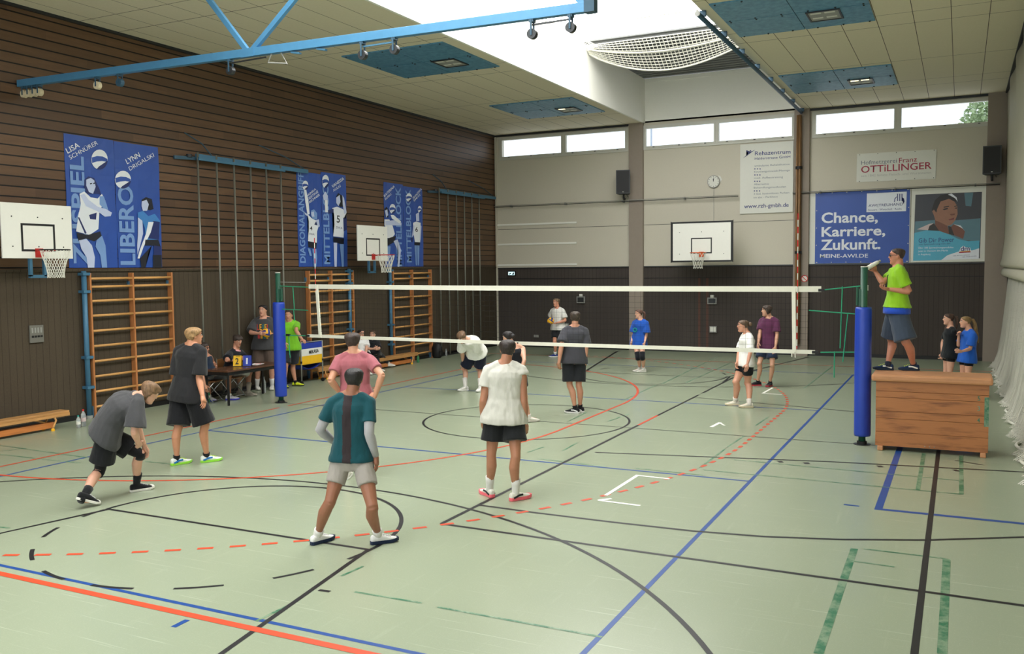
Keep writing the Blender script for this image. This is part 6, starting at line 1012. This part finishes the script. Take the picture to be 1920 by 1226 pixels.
    def garment(s, name, bm, col, voxel=.012, wr=.006, mats=None, assign=None):
        me = fuse(bm, voxel, 4, .5); seed = Vector((s.base.x * 3.1, s.base.y * 2.7, 0)); me.update()
        co = [(v.co.copy(), v.normal.copy()) for v in me.vertices]
        for v, (c, n_) in zip(me.vertices, co):
            q = Vector((c.x * 9, c.y * 9, c.z * 5)) + seed; v.co = c + n_ * wr * (noise.noise(q) + .5 * noise.noise(q * 2.3))
        o = link(name, me, mats or [cloth('cloth_%d_%d_%d' % col, col)], s.o); me.shade_smooth()
        if assign:
            for p_ in me.polygons: p_.material_index = assign(p_.center, p_.normal)
        return o
    def wear(s):
        sp, J, H = s.sp, s.J, s.H; aw = sp.get('aw', 1.0) * (.88 if sp.get('fem') else 1); lw = sp.get('lw', 1.0); v = .010 if sp.get('near') else .013
        T = sp['top']; hem = T.get('hem', -.16); e = T.get('ease', .02); bm = B()
        ts = [t for t in (hem, hem * .5 + .05, .14, .36, .6, .78, .88, .945, .985) if t >= hem or t is hem]
        fl = lambda t: T.get('flare', .012) * smooth(.5, hem, t) if t < .5 else -max(0, t - .93) * .10
        if T.get('kind') == 'vest': ts = [t for t in ts if t < .9]; s.torso(bm, ts + [.9], e, .86, flare=fl, cloth_=True)
        else: s.torso(bm, ts, e, flare=fl, cloth_=True)
        for sd, sg in (('l', -1), ('r', 1)):
            sl = T.get('sleeve' + sd, T.get('sleeve', .62)); cc, r, f, a, b = s.trunk(.86); sh, el = J['sho' + sd], J['elb' + sd]
            if T.get('kind') == 'vest':
                tube(bm, [cc + r * sg * a * .55 - s.up * .02 * H, cc + r * sg * a * .5 + s.up * .075 * H], [.026 * H, .02 * H], 10); continue
            tube(bm, [s.neck + s.up * .004 * H + r * sg * .028 * H, s.neck.lerp(sh, .55) + s.up * .008 * H, sh], [.026 * H + e * .3, .031 * H + e * .35, .031 * H * aw + e * .4], 12)
            ball_mesh(bm, sh - s.up * .003 * H, .0345 * H * aw + e * .35, 16, 11)
            if sd == 'l': tube(bm, [s.neck - s.up * .04 * H, s.neck - s.up * .008 * H, s.neck + s.up * .008 * H], [(.062 * H * s.w, .052 * H), (.052 * H * s.w + e * .2, .046 * H + e * .2), (.043 * H * s.w + e * .1, .042 * H + e * .1)], 16, r)
            if sl > 0:
                w_ = T.get('sw', 1.0); d_ = (el - sh).normalized()
                tube(bm, [sh, sh.lerp(el, sl * .3), sh.lerp(el, sl * .7), sh.lerp(el, sl)], [.0335 * aw * H + e * .4, .0345 * aw * H + e * .7, (.034 * aw * H + e * .8) * w_, (.0335 * aw * H + e) * w_], 14)
        top = s.garment(T.get('name', 't_shirt'), bm, T['col'], v, T.get('wr', .007), T.get('mats'), (lambda c, n_: T['assign'](s, c, n_)) if 'assign' in T else None)
        if T.get('collar'):
            bm = B(); c, r, f, a, b = s.trunk(.985); tube(bm, [c - s.up * .012, c + s.up * .03 + f * .006], [(.064 * H, .060 * H), (.048 * H, .048 * H)], 16, r, caps=False); mesh('collar', bm, T['collar'], s.o, smooth=True)
        Bt = sp.get('bottom')
        if Bt:
            e = Bt.get('ease', .02); ln = Bt.get('len', .75); bm = B(); wst = Bt.get('waist', .14)
            s.torso(bm, [-.13, -.06, 0, .08, wst], e * .7)
            for sd, sg in (('l', -1), ('r', 1)):
                hp, kn, an = J['hip' + sd] + s.rt * sg * .006 * H, J['kne' + sd], J['ank' + sd]; fl_ = Bt.get('flare', 1.0)
                if ln <= 1: tube(bm, [hp - (kn - hp) * .1, hp, hp.lerp(kn, ln * .5), hp.lerp(kn, ln)], [.047 * H * lw + e * .6, .052 * H * lw + e * .8, (.048 * H * lw + e) * (1 + (fl_ - 1) * .5), (.044 * H * lw + e * 1.3) * fl_], 16)
                else: tube(bm, [hp - (kn - hp) * .1, hp, hp.lerp(kn, .5), kn, kn.lerp(an, .3), kn.lerp(an, ln - 1)], [.047 * H * lw + e * .6, .052 * H * lw + e * .8, .046 * H * lw + e, .034 * H * lw + e, .034 * H * lw + e, .026 * H * lw + e], 16)
            s.garment(Bt.get('name', 'shorts'), bm, Bt['col'], v, Bt.get('wr', .006), Bt.get('mats'), (lambda c, n_: Bt['assign'](s, c, n_)) if 'assign' in Bt else None)
        for nm, col, a_, b_, r_ in sp.get('legwear', ()):       # tights, knee pads: fractions hip-knee-ankle 0..2
            for sd in 'lr':
                hp, kn, an = J['hip' + sd], J['kne' + sd], J['ank' + sd]; P_ = lambda t: hp.lerp(kn, t) if t <= 1 else kn.lerp(an, t - 1); bm = B(); tt = [a_ + (b_ - a_) * i / 6 for i in range(7)]
                rr = [(.0335 if t > .85 else .0335 + (.85 - t) * .028) * H * lw * r_ for t in tt]; tube(bm, [P_(t) + (s.fb * .004 if .9 < t < 1.1 else Vector()) for t in tt], rr, 14); mesh(nm, bm, cloth('cloth_%d_%d_%d' % col, col), s.o, smooth=True)
        if sp.get('armsleeve'):
            for sd in 'lr':
                sh, el, wr = J['sho' + sd], J['elb' + sd], J['wri' + sd]; bm = B(); tube(bm, [sh.lerp(el, .4), sh.lerp(el, .7), el, el.lerp(wr, .25), el.lerp(wr, .6), el.lerp(wr, .97)], [x * H * aw for x in (.034, .030, .0275, .0285, .0235, .0185)], 14); mesh('arm_sleeve', bm, cloth('cloth_%d_%d_%d' % sp['armsleeve'], sp['armsleeve']), s.o, smooth=True)
        F = sp['shoe']
        for sd in 'lr':
            an, kn, ft = J['ank' + sd], J['kne' + sd], J['toe' + sd]; k = s.k
            if sp.get('sock'):
                c, hgt = sp['sock']; q = (kn - an).normalized(); bm = B(); tube(bm, [an - q * .05, an, an + q * hgt * .6, an + q * hgt], [.0225 * H * lw, .0225 * H * lw, .0245 * H * lw + hgt * .025, .0255 * H * lw + hgt * .045], 12); mesh('sock', bm, cloth('cloth_%d_%d_%d' % c, c), s.o, smooth=True)
            s.shoe(sd, an, ft, k * sp.get('foot', 1.0), F)
    def shoe(s, sd, an, ft, k, F):
        lift = max(0.0, an.z - .085 * s.k) * .8; pitch = math.radians(F.get('pitch' + sd, 0)); x = ft.cross(UP).normalized()
        y = (ft * math.cos(pitch) - UP * math.sin(pitch)); z = x.cross(y); o = Vector((an.x, an.y, 0)) + UP * (lift if not pitch else math.sin(pitch) * .2 * k)
        PT = lambda a, b, c: o + (x * a + y * b + z * c) * k
        def sec(b, w, z0, z1): return (b, w, z0, z1)
        sec_u = [(-.075, .022, .02, .075), (-.06, .034, .018, .092), (-.02, .037, .018, .092), (.03, .039, .018, .090), (.075, .043, .018, .076), (.12, .046, .018, .060), (.16, .043, .018, .052), (.19, .032, .018, .044), (.203, .016, .02, .036)]
        bm = B(); skinrings(bm, [ring(bm, PT(0, b, (z0 + z1) / 2), x, z, w * k, (z1 - z0) / 2 * k, 12, .8) for b, w, z0, z1 in sec_u])
        up_ = (s.J['kne' + sd] - an).normalized(); tube(bm, [an - up_ * .03, an + up_ * .005, an + up_ * F.get('high', .012)], [.036 * k, .036 * k, .034 * k], 12)
        me = fuse(bm, .006, 3, .5); u = link('shoe', me, [cloth('cloth_%d_%d_%d' % F['col'], F['col'])], s.o); me.shade_smooth()
        ol = [(-.08, .018), (-.066, .034), (-.02, .039), (.04, .038), (.09, .046), (.14, .049), (.18, .041), (.204, .022)]
        bm = B(); poly = [(w, b) for b, w in ol] + [(-w, b) for b, w in reversed(ol)]; h = F.get('soleh', .026)
        prism(bm, poly, lambda a, b: PT(a, b, .001 + (.012 if b > .17 else 0)), z * h * k); mesh('sole', bm, cloth('cloth_%d_%d_%d' % F['sole'], F['sole']), u, bevel=.004)
        if 'accent' in F:
            bm = B()
            for sg in (-1, 1): tube(bm, [PT(sg * .039, -.05, .035), PT(sg * .042, .02, .06), PT(sg * .040, .07, .062)], [(.004 * k, .012 * k)] * 3, 6, x)
            mesh('side_mark', bm, cloth('cloth_%d_%d_%d' % F['accent'], F['accent']), u)
        bm = B()
        for i in range(4): bar(bm, PT(-.022, .05 + i * .022, .087 - i * .008), PT(.022, .055 + i * .022, .087 - i * .008), .007 * k, .008 * k)
        if 'lace' in F: mesh('lace', bm, cloth('cloth_%d_%d_%d' % F['lace'], F['lace']), u)
        else: bm.free()
        if F.get('toecap'): mesh('toe_cap', ball_mesh(B(), PT(0, .17, .03), .036 * k, 12, 8, (1.1, 1, .75), Matrix((x, y, z)).transposed()), 'sign_white', u, smooth=True)
SK1, SK2, SK3, SKP = (202, 150, 122), (176, 124, 96), (150, 102, 78), (218, 170, 146)
BLK = (26, 27, 30); WHT = (232, 230, 222)
def stripe(s, c, n_):
    _, r, f, a, b = s.trunk(.6); d = c - s.pel; return 1 if abs(d.dot(r) + .02) < .042 and n_.dot(f) < -.2 else 0
def side_white(s, c, n_):
    return 1 if n_.dot(s.rt) < -.82 and abs((c - s.pel).dot(s.fb)) < .03 else 0
def cl(*c): return cloth('cloth_%d_%d_%d' % c, c)
WHS = dict(col=(236, 234, 226), sole=(232, 230, 222), lace=(220, 220, 216))
SPEC = dict(
 lunge=dict(H=1.80, near=1, pitch=35, round=.07, skin=SKP, hairc=(128, 98, 70), hair='bushy', hth=.022, top=dict(col=(72, 72, 74), hem=-.06, ease=.045, sleeve=.85, sw=1.2, flare=.02), bottom=dict(col=BLK, ease=.04, len=.72, flare=1.1), legwear=(('tights', (24, 24, 27), .5, 1.12, 1.08),), sock=(BLK, .16), shoe=dict(col=BLK, sole=(222, 220, 210), lace=(225, 225, 220), high=.06, toecap=1, pitchr=25),
   label='player in washed-grey T-shirt and black shorts crouching forward at the left', curl=.6),
 black=dict(H=1.86, near=1, skin=(206, 148, 116), hairc=(172, 136, 92), hair='short', hth=.020, top=dict(col=(40, 40, 42), hem=-.18, ease=.028, sleeve=.9, sw=1.15), bottom=dict(col=(22, 23, 26), ease=.045, len=.95, flare=1.15), sock=(BLK, .05), shoe=dict(col=(232, 236, 230), sole=(150, 220, 70), accent=(40, 120, 190), lace=(190, 230, 90), soleh=.03), label='standing player in black T-shirt and shorts with white and lime shoes', curl=.5),
 teal=dict(H=1.75, near=1, skin=SK3, hairc=(34, 30, 30), hair='short', hth=.015, aw=.98, lw=1.04, top=dict(col=(20, 72, 80), hem=.0, ease=.014, sleeve=.66, flare=.0, assign=stripe, mats=None), bottom=dict(col=(158, 152, 144), ease=.012, len=.55), armsleeve=(172, 170, 172), sock=(224, 222, 216), shoe=dict(col=(228, 228, 224), sole=(28, 42, 66), lace=(220, 220, 220), soleh=.034), sockh=1, label='player in teal shirt with grey arm sleeves in the foreground, seen from behind', curl=.5),
 tank=dict(H=1.84, near=1, skin=SK2, hairc=(48, 38, 34), hair='short', hth=.015, top=dict(col=(206, 204, 194), hem=-.12, ease=.03, sleevel=.55, sleever=.14, wr=.011, flare=.03), bottom=dict(col=(30, 32, 34), ease=.035, len=.62, flare=1.12), sock=((222, 220, 214), .17), shoe=dict(col=(222, 220, 208), sole=(240, 110, 120), accent=(40, 40, 42), soleh=.036), label='player in white shirt with one cut-off sleeve, seen from behind at the centre', curl=.7),
 pink=dict(H=1.83, near=1, skin=SK1, hairc=(62, 48, 42), hair='short', hth=.018, top=dict(col=(164, 96, 104), hem=-.14, ease=.018, sleeve=.62), bottom=dict(col=BLK, ease=.03, len=.8), shoe=WHS, sock=(WHT, .08), label='player in dusty pink T-shirt with hands on hips behind the teal player', curl=.9),
 bend=dict(H=1.80, pitch=38, round=.06, skin=SKP, hairc=(118, 90, 66), hair='bushy', hth=.018, top=dict(col=(238, 236, 228), hem=-.02, ease=.035, sleeve=.75, sw=1.2), bottom=dict(col=(28, 32, 52), ease=.035, len=.85, flare=1.1), sock=((232, 228, 222), .2), shoe=WHS, label='player in white T-shirt bent over with hands on knees beyond the net', curl=.6),
 lady=dict(H=1.63, fem=1, skin=SKP, hairc=(38, 32, 32), hair='tied', hairx=('bun',), top=dict(kind='vest', name='tank_top', col=(26, 28, 34), hem=-.16, ease=.014), bottom=dict(col=(28, 29, 36), ease=.02, len=.5), sock=((230, 226, 218), .05), shoe=dict(col=(226, 222, 210), sole=(196, 190, 178), lace=(210, 210, 204)), label='dark-haired woman in black tank top half hidden behind the white-shirted player', curl=.5),
 server=dict(H=1.78, skin=(214, 152, 124), hairc=(142, 116, 88), hair='short', hth=.02, top=dict(col=(230, 228, 222), hem=-.10, ease=.03, sleeve=.75, sw=1.15), bottom=dict(col=(30, 32, 36), ease=.03, len=.75), sock=((230, 228, 222), .09), shoe=dict(col=(30, 48, 120), sole=(232, 230, 224), lace=(90, 110, 190)), palml=(.2, .1, 1), palmr=(1, .2, .3), label='player in white T-shirt holding a ball at the far wall', curl=.45),
 grey=dict(H=1.80, skin=(206, 152, 126), hairc=(76, 64, 54), hair='short', hth=.02, top=dict(col=(70, 70, 76), hem=-.12, ease=.03, sleeve=.8, sw=1.15), bottom=dict(col=(36, 38, 42), ease=.035, len=.86, flare=1.05, assign=side_white, mats=None), sock=(BLK, .06), shoe=dict(col=BLK, sole=(232, 230, 226), accent=(236, 236, 236), lace=(40, 40, 40)), label='player in dark grey T-shirt with white-striped black shorts seen from behind beyond the net', curl=.5),
 bluef=dict(H=1.66, fem=1, skin=SKP, hairc=(96, 66, 54), hair='tied', hairx=('pony',), top=dict(col=(34, 84, 176), hem=-.22, ease=.035, sleeve=.85, sw=1.3), bottom=dict(col=BLK, ease=.008, len=.45), legwear=(('knee_pad', (24, 26, 32), .72, 1.16, 1.22),), sock=((230, 228, 224), .06), shoe=WHS, label='girl in blue T-shirt and black knee pads in front of the far wall pilaster', curl=.5),
 whitef=dict(H=1.70, fem=1, lw=1.16, skin=(216, 160, 134), hairc=(104, 82, 64), hair='tied', hairx=('bun',), top=dict(col=(240, 238, 232), hem=-.10, ease=.02, sleeve=.85, sw=1.15, flare=.0), bottom=dict(col=(24, 25, 30), ease=.014, len=.52), sock=((228, 220, 210), .08), shoe=dict(col=(234, 226, 208), sole=(220, 206, 176), lace=(226, 220, 206), soleh=.034), label='woman in white T-shirt and black shorts with a blond bun beyond the net', curl=.5),
 maroon=dict(H=1.82, skin=(208, 160, 134), hairc=(74, 60, 52), hair='long', hth=.02, hairx=('curtain',), lw=.9, aw=.92, top=dict(col=(92, 46, 76), hem=-.22, ease=.025, sleeve=.75, sw=1.1), bottom=dict(col=(36, 48, 72), ease=.03, len=.68, flare=1.1), sock=(BLK, .04), shoe=dict(col=(26, 26, 32), sole=(190, 60, 70), lace=(40, 40, 44)), label='long-haired player in maroon T-shirt and navy shorts near the right antenna', curl=.6),
 ref=dict(H=1.80, z0=1.10, skin=(196, 134, 108), hairc=(66, 50, 42), hair='crop', hth=.008, glasses='sun', lw=1.08, top=dict(col=(144, 196, 40), hem=.05, ease=.03, sleeve=.72, wr=.009), bottom=dict(col=(66, 76, 92), ease=.045, len=.95, flare=1.12), sock=((40, 44, 60), .03), shoe=dict(col=(28, 50, 84), sole=(40, 50, 66), accent=(236, 240, 230), lace=(214, 236, 60)), label='referee in lime green shirt and sunglasses standing on the vaulting box', palmr=(-.4, 0, .6), palml=(.3, .2, 1), curl=.8),
 blackf=dict(H=1.68, fem=1, lw=.94, skin=SKP, hairc=(78, 56, 44), hair='tied', hairx=('pony', 'front'), top=dict(col=(24, 28, 32), hem=-.10, ease=.018, sleeve=.7), bottom=dict(col=(24, 24, 28), ease=.01, len=.32), sock=(WHT, .06), shoe=WHS, label='girl in black T-shirt with clasped hands behind the vaulting box', curl=.7),
 bluef2=dict(H=1.68, fem=1, skin=(220, 168, 142), hairc=(140, 112, 70), hair='tied', hairx=('longpony',), top=dict(col=(36, 94, 190), hem=-.16, ease=.03, sleeve=.8, sw=1.2), bottom=dict(col=BLK, ease=.008, len=.4), sock=(WHT, .06), shoe=WHS, label='girl in blue T-shirt with a long blond ponytail behind the vaulting box', curl=.9),
 navy=dict(H=1.80, pitch=5, round=.03, skin=(200, 146, 118), hairc=(58, 46, 40), hair='bushy', hth=.014, glasses='clear', top=dict(kind='vest', name='tank_top', col=(32, 46, 66), hem=-.05, ease=.018), bottom=dict(col=(104, 104, 108), ease=.03, len=.75), sock=(WHT, .04), shoe=dict(col=(206, 204, 210), sole=(70, 70, 180), lace=(200, 200, 200)), label='man in navy tank top and glasses sitting at the left end of the scorers table', group='people in the hall'),
 polo=dict(H=1.80, pitch=18, round=.02, skin=(204, 150, 124), hairc=(58, 46, 40), hair='fringe', hth=.02, top=dict(name='polo_shirt', col=(28, 30, 38), hem=-.05, ease=.025, sleeve=.8, sw=1.15, collar='collar_pink'), bottom=dict(col=(206, 204, 198), ease=.03, len=.8), sock=((196, 186, 172), .2), shoe=dict(col=(196, 186, 172), sole=(186, 176, 160)), label='scorer in black polo shirt with a pink collar sitting behind the flip scoreboard'),
 digits=dict(H=1.88, skin=(214, 160, 136), hairc=(36, 32, 32), hair='short', hth=.016, w=1.08, top=dict(col=(70, 70, 72), hem=-.14, ease=.035, sleeve=.85, sw=1.2), bottom=dict(col=(92, 78, 70), ease=.04, len=1.0, flare=1.1), sock=((226, 224, 222), .17), shoe=WHS, palml=(0, -1, 0), palmr=(0, 1, 0), label='tall player in grey printed T-shirt holding a ball behind the scorers table', curl=.5),
 green=dict(H=1.80, skin=(204, 150, 122), hairc=(58, 46, 40), hair='crop', hth=.010, top=dict(col=(128, 200, 48), hem=-.12, ease=.022, sleeve=.7), bottom=dict(col=(46, 48, 54), ease=.035, len=.9), sock=(BLK, .05), shoe=dict(col=(210, 226, 40), sole=(60, 70, 50), lace=(240, 240, 120)), palml=(0, 0, -1), label='smiling player in bright green shirt behind the left padded post, hand on the ball cart'),
 bench_w=dict(H=1.66, fem=1, skin=SKP, hairc=(40, 34, 34), hair='tied', glasses='clear', hairx=('bun',), top=dict(col=(240, 240, 238), hem=-.02, ease=.025, sleeve=.8, sw=1.2), bottom=dict(name='trousers', col=(24, 24, 28), ease=.014, len=1.92), shoe=WHS, label='woman in white top and glasses sitting on the bench by the wall'),
 bench_b=dict(H=1.70, fem=1, skin=SKP, hairc=(88, 68, 52), hair='tied', hairx=('topbun',), top=dict(col=(28, 28, 34), hem=-.02, ease=.02, sleeve=.9), bottom=dict(name='trousers', col=(44, 44, 50), ease=.012, len=1.9), sock=(WHT, .03), shoe=WHS, label='woman in black with crossed white-shoed leg sitting on the bench by the wall'),
)
SPEC['teal']['top']['mats'] = [cl(20, 72, 80), cl(52, 44, 46)]
SPEC['grey']['bottom']['mats'] = [cl(36, 38, 42), cl(226, 226, 226)]
SPEC['teal']['sock'] = ((224, 222, 216), .07)
PP = {}
for key, sp in SPEC.items():
    PP[key] = Person(key, sp); PP[key].build()
# chairs under the two seated men
for key, lab in (('navy', 'wooden folding chair under the man in the navy tank top'), ('polo', 'wooden folding chair under the scorer in the black polo shirt')):
    q = PP[key]; chair(q.base.x, q.base.y, q.fb, lab)
# prints on two shirts, numbers, whistle cord and bottle of the referee
def chest(q, lat, t, off):
    c, r, f, a, b = q.trunk(t); return c + r * lat + f * (b + off), r, f
q = PP['digits']
for i, (ch, col) in enumerate(zip('LEVEL', ('rim_red', 'ball_yellow', 'turquoise', 'ball_yellow', 'red_paint'))):
    O, r, f = chest(q, .115 - i * .055, .60, .055); letters(ch, col, O, -r, q.up, .045, .13, q.o, 'shirt_print', 1.2)
for i, col in enumerate(('rim_red', 'ball_yellow', 'turquoise', 'ball_yellow')):
    O, r, f = chest(q, .10 - i * .06, .28, .055); bm = B(); prism(bm, [(0, 0), (.045, 0), (.045, .07), (.02, .09), (0, .08)], lambda a, b: O - r * a + q.up * b, f * .002); mesh('shirt_print', bm, col, q.o)
q = PP['polo']
O, r, f = chest(q, -.03, .55, .045); bm = B(); tube(bm, [O + (-r * math.cos(a) + q.up * math.sin(a)) * .035 for a in [2 * PI * i / 14 for i in range(15)]], .007, 5, caps=False); mesh('shirt_emblem', bm, 'poster_pink', q.o)
q = PP['bluef']; O, r, f = chest(q, .06, .55, .05); bm = B(); tube(bm, [O + (-r * math.cos(a) + q.up * math.sin(a)) * .045 for a in [2 * PI * i / 14 for i in range(15)]], .014, 5, caps=False); mesh('shirt_emblem', bm, 'turquoise', q.o)
q = PP['ref']; bm = B(); c, r, f, a, b = q.trunk(1.0); m1, _, _ = chest(q, -.05, .8, .035); m2, _, _ = chest(q, -.01, .45, .04); m3, _, _ = chest(q, .05, .8, .035)
tube(bm, [c - r * .055 - f * .02, m1, m2], .006, 5); tube(bm, [c + r * .055 - f * .02, m3, m2], .006, 5); mesh('whistle_cord', bm, 'dark_metal', q.o)
bm = B(); c0, r, f, a, b = q.trunk(-.02); q.torso(bm, [-.09, -.02, .09], .034, cloth_=True); mesh('undershirt_hem', bm, cl(44, 84, 196), q.o, smooth=True)
tip = q.J['tipr'] + q.base; ax = Vector(cr) * .85 + Vector((0, 0, .5)); ax.normalize(); a0 = tip - Vector((0, 0, .02))
o = mesh('drinking_bottle', tube(B(), [-ax * .1, -ax * .09, ax * .02, ax * .08, ax * .10], [.02, .032, .032, .026, .012], 14), 'sign_white', loc=a0, smooth=True); tag(o, 'pale bottle held up in the referee\'s raised hand', 'bottle'); mesh('cap', tube(B(), [ax * .1, ax * .125], .016, 10), 'grey_box', o)
